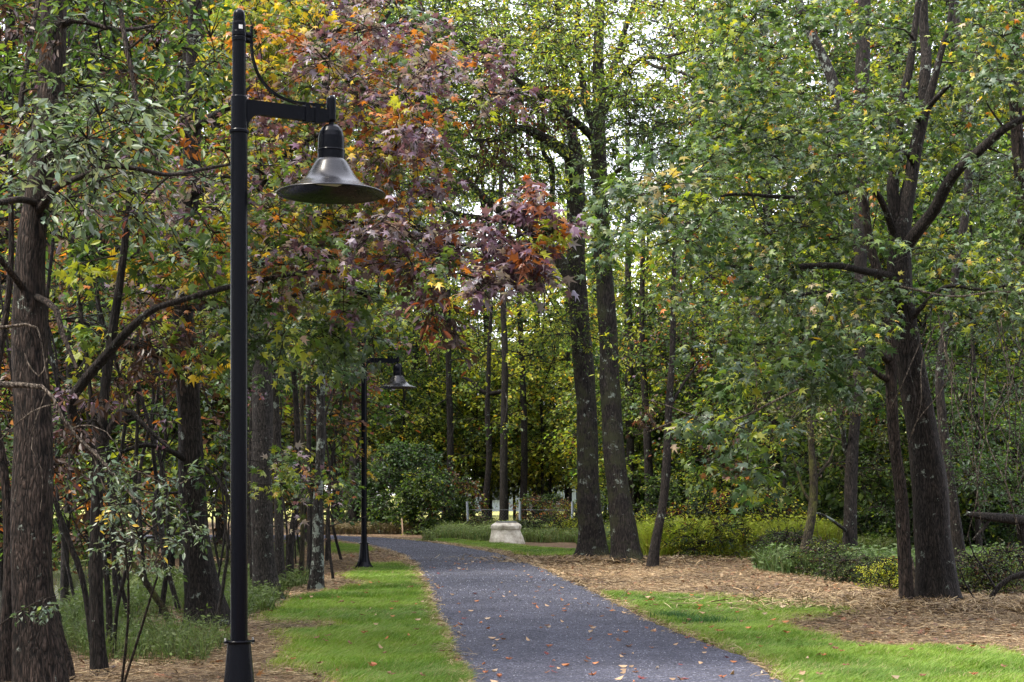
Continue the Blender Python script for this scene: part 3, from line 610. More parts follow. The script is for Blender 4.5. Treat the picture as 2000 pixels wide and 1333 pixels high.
m, n, L, b = newmat('stake_wood'); tn = node(n, 'ShaderNodeTexNoise', Scale=18.0, Detail=5.0); rr = ramp(n, [(.3, (.42, .28, .17)), (.7, (.62, .45, .32))]); L.new(tn.outputs[0], rr.inputs[0]); L.new(rr.outputs[0], b.inputs['Base Color']); b.inputs['Roughness'].default_value = .8; STK = m
p_ = G(786.5, 1045); mb = MB(); box(mb, (0, 0, .26), (.05, .028, .56)); mb.add([[-.025, -.014, .54], [.025, -.014, .54], [.025, .014, .54], [-.025, .014, .54], [0, 0, .60]], [[0, 1, 4], [1, 2, 4], [2, 3, 4], [3, 0, 4]]); o = mb.build('wooden_stake', STK, smooth=False); o.location = (p_[0], p_[1], 0); o.rotation_euler.y = R(-3); tag(o, 'thin pale wooden survey stake beside the far edge of the path', 'stake')
m, n, L, b = newmat('pale_plastic'); b.inputs['Base Color'].default_value = (.55, .56, .58, 1); b.inputs['Roughness'].default_value = .5; PLA = m
p_ = G(1179, 1046); mb = MB(); box(mb, (0, 0, .24), (.20, .16, .48)); box(mb, (0, 0, .50), (.24, .20, .05)); o = mb.build('utility_box', PLA, smooth=False); o.location = (p_[0], p_[1], 0); tag(o, 'small pale utility box glimpsed between the two thick trunks', 'utility box')
# long low building beyond the wood
m, n, L, b = newmat('white_roof'); b.inputs['Base Color'].default_value = (.78, .78, .78, 1); tn = node(n, 'ShaderNodeTexNoise', Scale=2.0, Detail=6.0); rr = ramp(n, [(.3, (.62, .63, .64)), (.7, (.82, .82, .82))]); L.new(tn.outputs[0], rr.inputs[0]); L.new(rr.outputs[0], b.inputs['Base Color']); ROOF = m
m, n, L, b = newmat('blue_grey_wall'); tn = node(n, 'ShaderNodeTexNoise', Scale=3.0, Detail=6.0); rr = ramp(n, [(.3, (.13, .16, .20)), (.7, (.20, .23, .28))]); L.new(tn.outputs[0], rr.inputs[0]); L.new(rr.outputs[0], b.inputs['Base Color']); WALLM = m
m, n, L, b = newmat('dark_glass'); b.inputs['Base Color'].default_value = (.03, .035, .04, 1); b.inputs['Roughness'].default_value = .1; GLS = m
D = 112.; e = empty('low_building', (4, D, 0), 'long low building with a white roof glimpsed through the far trees', 'building')
mb = MB(); box(mb, (0, 3, 1.15), (22, 6, 2.3)); wo = mb.build('wall', WALLM, e, smooth=False)
mb = MB(); v = [[-11.6, -.6, 2.45], [11.6, -.6, 2.45], [11.6, 3, 3.3], [-11.6, 3, 3.3], [11.6, 6.6, 2.45], [-11.6, 6.6, 2.45], [-11.6, -.6, 2.25], [11.6, -.6, 2.25], [11.6, 6.6, 2.25], [-11.6, 6.6, 2.25]]
mb.add(v, [[0, 1, 2, 3], [3, 2, 4, 5], [6, 7, 1, 0], [8, 9, 5, 4], [9, 8, 7, 6]]); mb.add(np.array(v)[[0, 3, 5, 9, 6]], [[0, 1, 2, 3, 4]]); mb.add(np.array(v)[[1, 7, 8, 4, 2]], [[0, 1, 2, 3, 4]]); mb.build('roof', ROOF, e, smooth=False)
for k in range(6):
    mb = MB(); box(mb, (-9 + 3.6 * k, -.03, 1.35), (1.3, .08, .95)); wd = mb.build('window', WALLM, e, smooth=False)
    for s_ in (-.31, .31):
        mb = MB(); box(mb, (-9 + 3.6 * k + s_, -.085, 1.35), (.54, .03, .8)); mb.build('pane', GLS, wd, smooth=False)
# ------------------------------------------------------------------ trees near the path, left side
T = Tree('oak_tree', 'thick furrowed brown trunk at the far left edge, nearest tree to the camera', 'tree', 75, 1352, seed=1); T.mat = BARK_BROWN
d = T.base[1]
T.stem([(75, 1365, 104), (72, 1290, 92), (69, 1150, 78), (66, 1000, 76), (62, 850, 74), (55, 700, 70), (62, 560, 58), (70, 440, 52), (84, 300, 50), (95, 180, 50), (106, 60, 48), (112, -60, 46)], d, BARK_BROWN, flare=.10, fl_h=.3, sides=28, amp=.08)
T.branch('limb', [(60, 580, 16, d), (30, 545, 14, d - .2), (0, 505, 13, d - .4), (-60, 440, 12, d - .5)], d)
T.branch('limb', [(60, 575, 14, d), (105, 600, 13, d - .3), (125, 660, 10, d - .4), (150, 720, 7, d - .5)], d)
T.branch('limb', [(70, 420, 16, d), (110, 368, 13, d - .5), (160, 345, 11, d - .9), (210, 325, 10, d - 1), (270, 330, 9, d - .9), (330, 342, 8, d - .6), (400, 330, 7, d - .2), (470, 318, 5, d)], d)
T.branch('limb', [(75, 398, 15, d), (40, 390, 14, d - .4), (-10, 398, 13, d - .8)], d)
T.branch('limb', [(110, 60, 16, d), (150, 40, 12, d), (230, 60, 9, d), (300, 50, 6, d + .2)], d)
T.branch('limb', [(60, 330, 14, d + .2), (40, 220, 12, d + .3), (55, 110, 10, d + .4), (75, 0, 9, d + .5), (80, -60, 8, d + .5)], d)
T.branch('limb', [(235, 20, 9, d - .1), (248, 100, 9, d - .2), (260, 160, 8, d - .2), (272, 215, 6, d - .3), (285, 240, 4, d - .3)], d)
T.fill([(0, 0, 430, 200, 11.2, 15, 42, 'green'), (60, 190, 290, 300, 10.2, 12, 22, 'silver'), (0, 250, 290, 420, 10.4, 12.5, 18, 'silver'), (150, 200, 450, 480, 11.5, 15.5, 34, 'mixfar')], rad=.34, nt=6, nl=6, size=.085, tmpl=T_OVAL)
T.fill([(20, 20, 150, 330, 11.3, 13.5, 9, 'dead'), (200, 60, 400, 200, 11.5, 14, 3, 'dead')], rad=.22, nt=4, nl=7, size=.075, tmpl=T_OVAL, crown='dead_leaves', droop=.8)
T.done()

T = Tree('slender_tree', 'slim crooked trunk just right of the thickest left trunk', 'tree', 195, 1312, seed=2); T.mat = BARK_DARK; d = T.base[1]
T.stem([(196, 1325, 34), (194, 1270, 29), (189, 1150, 26), (187, 1000, 23), (198, 850, 20), (214, 700, 18), (232, 560, 16), (250, 400, 13), (262, 250, 10), (268, 120, 7)], d, BARK_DARK, flare=.2, sides=18, amp=.09)
T.branch('limb', [(190, 900, 18), (140, 800, 20, d - .2), (165, 745, 20, d - .3), (210, 690, 19, d - .4), (250, 645, 17, d - .5), (300, 605, 14, d - .5), (360, 585, 12, d - .4), (440, 562, 11, d - .2), (520, 545, 10, d + .1), (600, 532, 8, d + .3), (664, 531, 6, d + .5)], d)
T.branch('limb', [(195, 880, 14), (240, 800, 13), (300, 850, 9), (330, 875, 6)], d)
T.fill([(150, 500, 420, 760, 13, 16.5, 22, 'yellowmix'), (430, 380, 700, 620, 13.5, 16, 36, 'autumn'), (150, 420, 420, 560, 13, 16, 14, 'green')], rad=.36, nt=5, nl=6, size=.12, tmpl=T_STAR)
T.fill([(210, 520, 420, 780, 13.4, 15.5, 14, 'dead'), (90, 740, 240, 930, 12, 13, 7, 'dead')], rad=.24, nt=5, nl=7, size=.09, tmpl=T_OVAL, crown='dead_leaves', droop=.6)
T.done()

T = Tree('slender_tree', 'dark thin stem leaning inward between the two leftmost trunks', 'tree', 183, 1290, seed=3); d = T.base[1]; T.mat = BARK_DARK
T.stem([(184, 1298, 14), (176, 1220, 12), (166, 1160, 11), (153, 1105, 12), (140, 1070, 11), (126, 1030, 11), (108, 985, 9), (92, 930, 8), (60, 850, 7), (20, 790, 6)], d, BARK_DARK, sides=10); T.done()
T = Tree('slender_tree', 'straight black stem right of the slim crooked trunk on the left', 'tree', 215, 1285, seed=4); d = T.base[1] + .3; T.mat = BARK_DARK
T.stem([(216, 1298, 15), (212, 1180, 12), (203, 1090, 11), (196, 1010, 10), (190, 900, 9), (170, 700, 8), (150, 560, 6)], d, BARK_DARK, sides=10)
T.stem([(223, 1298, 8, d - .2), (225, 1230, 8, d - .2), (229, 1185, 8, d - .2), (243, 1130, 9, d - .2), (256, 1075, 10, d - .2), (262, 1000, 9), (266, 900, 8), (270, 760, 6)], d, BARK_DARK, name='forked_stem', sides=9); T.done()
T = Tree('leaning_trunk', 'mossy dead stick trunk leaning left over the green weeds', 'leaning trunk', 336, 1226, seed=5); d = T.base[1]
T.stem([(338, 1236, 15), (322, 1195, 14), (300, 1160, 13), (280, 1128, 12), (261, 1105, 10), (240, 1070, 8), (200, 1010, 7), (150, 930, 6)], d, BARK_MOSS, sides=10); T.done()
T = Tree('leaning_trunk', 'dark stump like trunk leaning behind the thickest left trunk', 'leaning trunk', 132, 1326, seed=6); d = T.base[1]
T.stem([(134, 1336, 34), (122, 1270, 28), (108, 1210, 22), (88, 1150, 18), (60, 1080, 14), (30, 1010, 12)], d, BARK_BROWN, sides=14); T.done()
T = Tree('slender_tree', 'narrow brown trunk cut by the left edge of the picture', 'tree', 10, 1335, seed=7); d = T.base[1]; T.mat = BARK_BROWN
T.stem([(8, 1345, 38), (14, 1230, 30), (20, 1130, 24), (14, 1010, 20), (4, 900, 17), (-10, 780, 15), (10, 620, 13), (22, 480, 11), (20, 300, 9)], d, BARK_BROWN, sides=14, flare=.15)
T.branch('limb', [(17, 1150, 22), (34, 1080, 18), (52, 1010, 16), (66, 930, 12), (75, 850, 8)], d)
T.fill([(0, 820, 130, 1000, 13, 16, 10, 'green')], rad=.3, nt=5, nl=5, size=.08, tmpl=T_OVAL); T.done()

T = Tree('sweetgum_tree', 'dark forked trunk left of the near lamp, with purple and orange crown', 'tree', 400, 1224, seed=8); d = T.base[1]; T.mat = BARK_DARK
T.stem([(402, 1236, 88), (397, 1170, 70), (390, 1100, 60), (379, 1000, 52), (371, 900, 48), (366, 800, 46), (365, 720, 50), (362, 640, 42), (357, 520, 40), (366, 400, 36), (372, 280, 34), (378, 150, 30), (384, 20, 26), (386, -80, 22)], d, BARK_DARK, flare=.22, fl_h=.3, sides=26, amp=.09)
T.branch('limb', [(362, 735, 26), (335, 712, 20, d - .2), (300, 692, 18, d - .3), (262, 680, 15, d - .4), (215, 660, 13, d - .5), (170, 630, 11, d - .5), (130, 625, 8, d - .5)], d)
T.branch('limb', [(368, 730, 26), (392, 712, 18), (418, 690, 16), (440, 660, 14), (452, 630, 12, d - .2), (490, 585, 10, d - .4), (520, 560, 8, d - .5)], d)
T.branch('limb', [(355, 720, 18), (310, 690, 14, d - .4), (262, 675, 10, d - .6)], d)
T.branch('limb', [(372, 905, 14), (330, 880, 10, d - .3), (280, 870, 9, d - .5), (235, 885, 7, d - .6)], d)
T.branch('limb', [(385, 900, 12), (430, 945, 9, d - .2), (455, 1000, 7, d - .3)], d)
T.branch('limb', [(374, 250, 18), (460, 200, 14, d - .8), (560, 110, 12, d - 1.5), (640, 65, 10, d - 2), (760, 50, 7, d - 2.4), (830, 20, 5, d - 2.5)], d)
T.branch('limb', [(370, 380, 18), (450, 350, 15, d - .8), (520, 395, 13, d - 1.3), (640, 430, 11, d - 1.8), (740, 440, 10, d - 2), (850, 470, 9, d - 2.3), (960, 480, 7, d - 2.6), (1060, 440, 5, d - 2.8)], d)
T.branch('limb', [(378, 150, 16), (430, 60, 13, d - 1), (520, 10, 11, d - 1.6), (620, -20, 8, d - 2)], d)
T.branch('limb', [(366, 420, 16), (460, 420, 12, d - 1.2), (560, 300, 10, d - 2), (680, 240, 8, d - 2.6), (760, 200, 6, d - 3), (840, 230, 4, d - 3)], d)
T.branch('limb', [(362, 600, 16), (450, 600, 12, d - .8), (560, 580, 10, d - 1), (660, 560, 8, d - 1.2), (740, 590, 6, d - 1.2)], d)
T.fill([(440, -20, 640, 160, 13.5, 17.5, 40, 'yellowmix'), (600, -20, 850, 180, 13, 17.5, 32, 'purple'), (480, 60, 840, 230, 13, 17.5, 36, 'orange'), (540, 0, 850, 260, 14, 18, 20, 'gum_green'),
        (490, 200, 840, 400, 13, 17.5, 58, 'autumn'), (740, 180, 880, 330, 13.2, 15, 15, 'orange'), (780, 230, 900, 290, 13, 14.2, 8, 'purple'), (480, 380, 840, 520, 13, 17, 50, 'autumn'), (720, 430, 880, 520, 13, 15, 12, 'purple'), (840, 360, 880, 385, 13.6, 14.2, 2, 'orange'), (860, 60, 1000, 200, 13.5, 16, 7, 'purple'), (840, 500, 900, 560, 13, 14, 5, 'autumn'), (620, 100, 860, 520, 16.5, 19, 30, 'gum_green')],
       rad=.42, nt=6, nl=7, size=.092, tmpl=T_STAR, col_pull=.55)
T.fill([(905, 450, 1060, 540, 12.9, 13.8, 16, 'purple'), (1000, 385, 1070, 440, 12.9, 13.6, 5, 'purple'), (1040, 430, 1080, 470, 13, 13.5, 3, 'orange'), (930, 550, 970, 585, 13, 13.6, 3, 'purple')], rad=.24, nt=5, nl=7, size=.118, tmpl=T_STAR)
T.fill([(450, 560, 740, 690, 13.8, 17, 34, 'gum_green'), (300, 300, 470, 600, 15, 18.5, 26, 'autumn'), (430, 0, 600, 120, 15, 18, 18, 'yellowmix')], rad=.36, nt=6, nl=6, size=.12, tmpl=T_STAR)
T.fill([(835, 560, 885, 660, 13.2, 14, 6, 'dead'), (800, 480, 870, 560, 13.4, 14.4, 5, 'dead')], rad=.2, nt=5, nl=7, size=.10, tmpl=T_OVAL, crown='dead_leaves', droop=1.0)
T.done()

LEFTROW = [  # px, py base, label, mat, pts
 (518, 1172, 'grey barked trunk seen just right of the near street lamp pole', BARK_GREY, [(520, 1182, 56), (516, 1110, 46), (514, 1000, 42), (512, 880, 42), (510, 760, 38), (506, 640, 30), (500, 500, 24), (494, 380, 20), (500, 200, 18), (506, 60, 18), (508, -60, 16)]),
 (549, 1150, 'second trunk to the right of the near lamp pole, dark and upright', BARK_GREY, [(550, 1158, 24), (547, 1080, 18), (543, 960, 17), (541, 840, 16), (535, 720, 14), (532, 600, 12), (528, 450, 10)]),
 (566, 1143, 'narrow trunk third to the right of the near lamp pole', BARK_DARK, [(567, 1150, 18), (568, 1060, 13), (580, 960, 13), (582, 860, 12), (575, 760, 11), (570, 640, 9), (569, 480, 7)]),
 (588, 1140, 'thin greenish stem second left of the pale speckled trunk', BARK_MOSS, [(588, 1148, 12), (590, 1050, 9), (592, 930, 9), (590, 800, 8), (586, 640, 7)]),
 (604, 1134, 'thin dark stem just left of the pale speckled trunk', BARK_DARK, [(603, 1142, 12), (605, 1040, 10), (604, 920, 10), (601, 780, 9), (603, 640, 8), (606, 480, 6)]),
 (618, 1153, 'pale speckled trunk standing last in the left row before the lawn', BARK_LICH, [(617, 1162, 30), (620, 1080, 22), (622, 980, 19), (626, 880, 18), (625, 780, 17), (631, 660, 16), (636, 560, 13), (640, 440, 10), (644, 300, 8)]),
 (641, 1096, 'thin dark stem between the pale speckled trunk and the far lamp', BARK_DARK, [(640, 1104, 12), (641, 1000, 8), (648, 900, 7), (664, 800, 6), (676, 700, 5), (680, 600, 4)]),
 (533, 1158, 'slim trunk tucked behind the grey barked trunk', BARK_DARK, [(500, 1190, 12), (492, 1100, 10), (490, 1000, 9), (488, 880, 8), (496, 760, 7)]),
 (432, 1242, 'thin grey sapling leaning beside the base of the near lamp', BARK_GREY, [(418, 1250, 9), (428, 1190, 8), (438, 1130, 7), (445, 1080, 6), (440, 1020, 5), (432, 930, 4)]),
]
for k, (bx, by, lb, mt, pts) in enumerate(LEFTROW):
    T = Tree('slender_tree', lb, 'tree', bx, by, group='trunks in the row along the left lawn', seed=20 + k); d = T.base[1]; T.mat = mt
    T.stem(pts, d, mt, flare=.25 if pts[0][2] > 20 else .1, fl_h=.3, sides=16 if pts[0][2] > 20 else 10, amp=.07)
    x_, y_ = pts[-1][0], pts[-1][1]; pal = ['gum_green', 'yellowmix', 'green', 'yellowgreen'][k % 4]; nn_ = [22, 18, 16, 10, 14, 26, 12, 8, 5][k]
    if k in (0, 1, 2, 3, 4, 5): T.fill([(x_ - 110, 380, x_ + (130 if k < 3 else 50), 780 if k < 3 else 680, d - 1.6, d + 2.2, nn_, pal)], rad=.42, nt=6, nl=6, size=.12, tmpl=T_STAR)
    if k == 5: T.fill([(640, 440, 860, 625, d - 2, d + 2, 42, 'gum_green'), (560, 870, 680, 960, d - 4, d - 1, 7, 'autumn')], rad=.42, nt=6, nl=6, size=.12, tmpl=T_STAR)
    if k == 6: T.fill([(650, 780, 720, 960, d - 2, d, 5, 'autumn'), (640, 620, 690, 740, d - 1, d + 1, 4, 'gum_green')], rad=.3, nt=5, nl=5, size=.11, tmpl=T_STAR)
    if k == 8: T.fill([(500, 860, 600, 960, 16.5, 18, 6, 'yellowgreen'), (400, 850, 450, 1000, 15.5, 18, 4, 'green')], rad=.3, nt=5, nl=5, size=.10, tmpl=T_STAR)
    T.done()

# thin dark saplings that fill the left wood
rs = np.random.default_rng(91)
for k, (px_, d_) in enumerate([(95, 19), (128, 16.5), (150, 22), (172, 18.5), (228, 20), (262, 17), (290, 22), (312, 19), (338, 24), (352, 20), (415, 21), (436, 26), (470, 24), (486, 28), (512, 30), (560, 29), (578, 33), (594, 30), (652, 27), (668, 35)]):
    x0_ = (px_ - 1000) * d_ / F; T = Tree('sapling', 'thin dark crooked sapling in the tangle left of the lawn', 'sapling', base=(x0_, d_, float(gz(x0_, d_)) - .02), group='thin dark saplings in the left wood', seed=300 + k)
    T.mat = BARK_DARK; z = T.base[2]; q = [[x0_, d_, z - .05, rs.uniform(.016, .04)]]; h_ = rs.uniform(4.5, 7.5); ln = rs.normal() * .10; cx = x0_
    for j in range(1, 7): q.append([x0_ + ln * h_ * j / 6 + rs.normal() * .11, d_ + rs.normal() * .1, z + h_ * j / 6, q[0][3] * (1 - j * .12)])
    T.stem3(q, BARK_DARK, sides=8, per=.25)
    for j in range(9):
        i_ = rs.integers(1, 6); p0 = np.array(q[i_][:3]); v = np.array([rs.normal(), rs.normal() * .5, rs.uniform(.1, .9)]) * rs.uniform(.6, 1.3)
        T.stem3([[*p0, q[i_][3] * .5], [*(p0 + v * .5 + rs.normal(size=3) * .07), q[i_][3] * .35], [*(p0 + v), q[i_][3] * .2]], BARK_DARK, 'limb', sides=5, per=.2)
    lvm = T.lv.setdefault('crown', MB()); cs = [(np.array([x0_ + rs.normal() * .7, d_ + rs.normal() * .6, z + rs.uniform(1.6, h_)]), ['mixfar', 'rust', 'dead', 'green', 'bluegreen'][rs.integers(5)]) for _ in range(9)]
    T.fill3(cs, .32, 5, 6, .085, T_OVAL, lvm, rb=.006, twr=.003); T.done()

# leafy shrub in front of the creek, and the bleached dead branch
T = Tree('young_shrub', 'shrub with pale bluish oval leaves in front of the creek on the left', 'shrub', 245, 1345, seed=40); d = 11.6; T.mat = TWIG
T.stem([(235, 1360, 6, 12), (248, 1240, 5, 11.8), (250, 1120, 5, 11.6), (235, 1010, 4, 11.5), (215, 930, 3, 11.4)], d, TWIG, name='stem', sides=6)
T.stem([(235, 1360, 5, 12), (275, 1230, 5, 11.7), (310, 1120, 4, 11.5), (345, 1030, 3, 11.4)], d, TWIG, name='stem', sides=6)
T.fill([(215, 920, 400, 1110, 10.8, 12, 26, 'silver'), (150, 880, 260, 960, 10.8, 11.6, 7, 'bluegreen')], rad=.20, nt=5, nl=6, size=.052, tmpl=T_OVAL, crown='foliage', twr=.002, flat=.6)
T.done()
T = Tree('thorny_sprig', 'slender sprig with small pale leaves crossing the thickest left trunk', 'sprig', -40, 1345, seed=41); T.mat = TWIG
T.stem([(-60, 1360, 4, 11), (-20, 1240, 3.5, 10.7), (40, 1195, 3, 10.5), (75, 1175, 2.6, 10.4), (110, 1165, 2, 10.4)], 10.5, TWIG, name='stem', sides=5)
T.fill([(50, 1165, 105, 1215, 10.3, 10.6, 6, 'bluegreen')], rad=.09, nt=3, nl=5, size=.045, tmpl=T_OVAL, crown='foliage', twr=.0015); T.done()
T = Tree('dead_branch', 'bleached broken dead branch trailing down across the left trunks', 'dead branch', base=P(-40, 748, 11.3), seed=42); T.mat = DEADW
T.stem([(-60, 752, 17, 11.3), (0, 752, 14, 11.3), (50, 753, 11, 11.2), (92, 760, 9, 11.2), (110, 790, 7, 11.2), (135, 840, 7, 11.2), (180, 880, 7, 11.2), (225, 930, 6, 11.1), (262, 975, 4, 11.1), (300, 1010, 2, 11.1)], 11.2, DEADW, name='limb', sides=8)
for b_ in ([(-60, 642, 9), (0, 640, 7), (50, 634, 6), (72, 640, 4), (82, 670, 3), (92, 740, 3)], [(92, 700, 3), (80, 735, 3), (60, 720, 3), (48, 690, 2)], [(135, 840, 4), (170, 830, 3), (215, 850, 2), (240, 900, 2)], [(180, 880, 4), (205, 960, 3), (240, 1000, 3), (265, 1060, 2)],
           [(110, 790, 4), (70, 800, 3), (30, 830, 3), (0, 860, 2)], [(200, 905, 3), (270, 920, 2.5), (330, 950, 2), (380, 930, 1.5)], [(92, 760, 3), (60, 860, 2.5), (85, 930, 2), (78, 1000, 2)]):
    T.stem([(*q_, 11.2) for q_ in b_], 11.2, DEADW, name='twig', sides=5)
T.done()

# ------------------------------------------------------------------ twin trunks and the slim one beside them
T = Tree('hardwood_tree', 'left one of the two thick dark trunks right of the path', 'tree', 1155, 1094, group='pair of thick trunks right of the path', seed=50); d = T.base[1]; T.mat = BARK_TWIN
T.stem([(1155, 1102, 84), (1155, 1080, 62), (1155, 1040, 52), (1153, 1000, 46), (1150, 920, 42), (1147, 820, 40), (1140, 740, 40), (1134, 667, 40), (1131, 600, 37), (1128, 540, 36), (1126, 470, 33), (1127, 400, 32), (1125, 330, 30), (1122, 280, 26)], d, BARK_TWIN, flare=.16, fl_h=.3, sides=28, amp=.06, per=.14)
T.branch('limb', [(1124, 330, 28), (1105, 300, 24, d - .3), (1075, 278, 22, d - .6), (1045, 262, 18, d - .9), (1017, 250, 13, d - 1), (975, 272, 9, d - 1.2), (925, 275, 7, d - 1.4)], d, sides=10)
T.branch('limb', [(1126, 560, 30), (1100, 520, 26, d + .3), (1067, 475, 22, d + .6), (1022, 440, 19, d + .8), (975, 412, 16, d + 1), (940, 380, 13, d + 1.1), (900, 340, 10, d + 1.2), (860, 290, 7, d + 1.3)], d, sides=10)
T.branch('limb', [(1022, 435, 14, d + .8), (975, 430, 12, d + 1), (900, 420, 9, d + 1.1), (850, 405, 7, d + 1.3), (800, 430, 5, d + 1.5)], d)
T.branch('limb', [(1122, 300, 20), (1110, 220, 16), (1100, 120, 13), (1090, 20, 10), (1085, -60, 8)], d, sides=9)
T.branch('limb', [(1077, 400, 10), (1078, 330, 11), (1060, 290, 9), (1062, 210, 7)], d)
T.fill([(800, -20, 1120, 250, d - 4, d + 3, 170, 'green'), (830, 240, 1100, 380, d - 3, d + 3, 55, 'green'), (830, 60, 1010, 330, d, d + 5, 46, 'green'), (780, 300, 900, 420, d - 2, d + 3, 8, 'green'), (1020, 600, 1120, 700, d - 2, d + 1, 8, 'green')], rad=.62, nt=7, nl=8, size=.10, tmpl=T_OVAL, rb=.02, twr=.007)
T.fill([(1000, 150, 1120, 215, d - 1.5, d + .5, 16, 'dead'), (900, 230, 1100, 300, d - 1.5, d + .5, 10, 'dead'), (940, 290, 980, 340, d - 1.5, d - .8, 3, 'dead')], rad=.45, nt=6, nl=9, size=.12, tmpl=T_OVAL, crown='dead_leaves', droop=.8)
T.fill([(1110, 480, 1160, 710, d - .5, d - .3, 16, 'green')], rad=.34, nt=5, nl=8, size=.07, tmpl=T_OVAL, crown='ivy', twr=.004, flat=1)
T.done(LEAF)
T = Tree('hardwood_tree', 'right one of the two thick dark trunks right of the path', 'tree', 1222, 1100, group='pair of thick trunks right of the path', seed=51); d = T.base[1]; T.mat = BARK_TWIN
T.stem([(1224, 1108, 78), (1221, 1080, 58), (1216, 1020, 49), (1208, 950, 43), (1200, 880, 41), (1194, 800, 40), (1189, 740, 38), (1187, 667, 37), (1184, 600, 35), (1180, 500, 33), (1176, 420, 31), (1171, 350, 30), (1168, 280, 28), (1168, 200, 25), (1168, 120, 22), (1172, 40, 19), (1174, -60, 16)], d, BARK_TWIN, flare=.15, fl_h=.3, sides=28, amp=.06, per=.14)
T.branch('limb', [(1166, 290, 18), (1150, 262, 15, d - .2), (1110, 225, 14, d - .6), (1070, 195, 13, d - .8), (1032, 172, 11, d - 1), (990, 140, 9, d - 1.2), (947, 105, 7, d - 1.4), (905, 82, 5, d - 1.5), (870, 40, 4, d - 1.6)], d, sides=9)
T.branch('limb', [(1165, 270, 16), (1147, 210, 15), (1135, 140, 13), (1126, 75, 11), (1130, 10, 9), (1128, -60, 8)], d, sides=9)
T.branch('limb', [(1172, 200, 18), (1187, 165, 15), (1205, 110, 13), (1222, 55, 11), (1240, 0, 9), (1255, -60, 7)], d, sides=9)
T.branch('limb', [(1175, 230, 12), (1200, 180, 10, d - .3), (1228, 135, 10, d - .6), (1252, 115, 9, d - .9), (1290, 112, 8, d - 1.1), (1330, 104, 6, d - 1.3), (1370, 90, 4, d - 1.4)], d)
T.branch('limb', [(1254, 118, 7, d - .9), (1285, 132, 7, d - 1.1), (1320, 138, 6, d - 1.3), (1360, 155, 5, d - 1.4), (1410, 175, 3, d - 1.5)], d)
T.branch('limb', [(1180, 365, 10), (1200, 340, 9, d - .3), (1222, 322, 7, d - .5), (1250, 300, 5, d - .7)], d)
T.fill([(1060, -20, 1420, 200, d - 4, d + 3, 170, 'yellowgreen'), (1180, 180, 1400, 400, d - 3, d + 3, 80, 'green'), (1100, 180, 1260, 330, d - 3, d - .4, 26, 'bluegreen'), (860, -20, 1100, 120, d - 4, d + 2, 60, 'yellowgreen'), (1190, -20, 1300, 300, d + 1, d + 5, 34, 'green')], rad=.62, nt=7, nl=8, size=.10, tmpl=T_OVAL, rb=.02, twr=.007)
T.fill([(1160, 380, 1200, 690, d - .5, d - .3, 18, 'green')], rad=.34, nt=5, nl=8, size=.07, tmpl=T_OVAL, crown='ivy', twr=.004, flat=1)
T.done(LEAF)
T = Tree('slender_tree', 'slim bent trunk just right of the pair of thick trunks', 'tree', 1273, 1108, seed=52); d = T.base[1]; T.mat = BARK_DARK
T.stem([(1272, 1116, 24), (1278, 1075, 19), (1287, 1030, 18), (1295, 980, 17), (1300, 920, 17), (1304, 860, 16), (1307, 800, 14), (1310, 740, 13), (1313, 680, 12), (1315, 600, 10), (1318, 500, 8), (1324, 400, 6)], d, BARK_DARK, flare=.15, sides=14, amp=.06)
T.branch('limb', [(1306, 800, 9), (1322, 770, 7), (1345, 735, 5), (1370, 700, 3)], d)
T.fill([(1210, 430, 1420, 700, d - 2, d + 3, 44, 'green')], rad=.6, nt=6, nl=8, size=.10, tmpl=T_OVAL, twr=.006); T.done(LEAF)

# ------------------------------------------------------------------ right side
T = Tree('sweetgum_tree', 'massive leaning dark trunk at the right with forked limbs', 'tree', 1834, 1184, seed=60); d = T.base[1]; T.mat = BARK_DARK
T.stem([(1834, 1194, 92), (1832, 1160, 80), (1828, 1100, 75), (1820, 1030, 70), (1815, 967, 67), (1805, 890, 62), (1796, 820, 59), (1784, 740, 55), (1774, 670, 52), (1764, 600, 50), (1757, 530, 47), (1755, 470, 43), (1764, 410, 34), (1778, 350, 28), (1790, 290, 25), (1806, 230, 21), (1820, 180, 17), (1836, 110, 13), (1852, 40, 10), (1860, -60, 8)], d, BARK_DARK, flare=.12, fl_h=.4, sides=30, amp=.07, per=.12)
T.branch('limb', [(1756, 440, 26), (1744, 370, 24), (1750, 300, 22), (1757, 240, 19), (1768, 170, 17), (1780, 110, 15), (1790, 40, 12), (1796, -60, 10)], d, sides=12)
T.branch('limb', [(1788, 300, 18), (1800, 220, 20, d + .3), (1808, 140, 22, d + .4), (1806, 60, 20, d + .5), (1800, -60, 18, d + .5)], d, sides=12)
T.branch('limb', [(1758, 500, 26), (1790, 455, 24, d - .2), (1822, 412, 23, d - .4), (1850, 362, 22, d - .6), (1882, 322, 20, d - .8), (1915, 292, 19, d - 1), (1950, 262, 17, d - 1.1), (1985, 240, 14, d - 1.2), (2060, 200, 11, d - 1.3)], d, sides=12)
T.branch('limb', [(1752, 545, 18), (1725, 536, 16, d - .3), (1690, 530, 15, d - .6), (1640, 520, 13, d - .9), (1590, 520, 12, d - 1.1), (1533, 522, 11, d - 1.3), (1475, 524, 9, d - 1.5), (1413, 522, 7, d - 1.7), (1350, 530, 4, d - 1.8)], d, sides=8)
T.branch('limb', [(1750, 470, 15), (1728, 405, 13, d - .3), (1705, 372, 12, d - .5), (1673, 367, 12, d - .8), (1625, 380, 11, d - 1.1), (1575, 386, 9, d - 1.4), (1510, 384, 8, d - 1.7), (1433, 380, 6, d - 2), (1360, 395, 4, d - 2.2)], d, sides=8)
T.branch('limb', [(1756, 610, 15), (1728, 595, 13, d - .3), (1683, 571, 11, d - .6), (1630, 572, 9, d - .9), (1583, 573, 7, d - 1.2), (1520, 590, 5, d - 1.4)], d, sides=8)
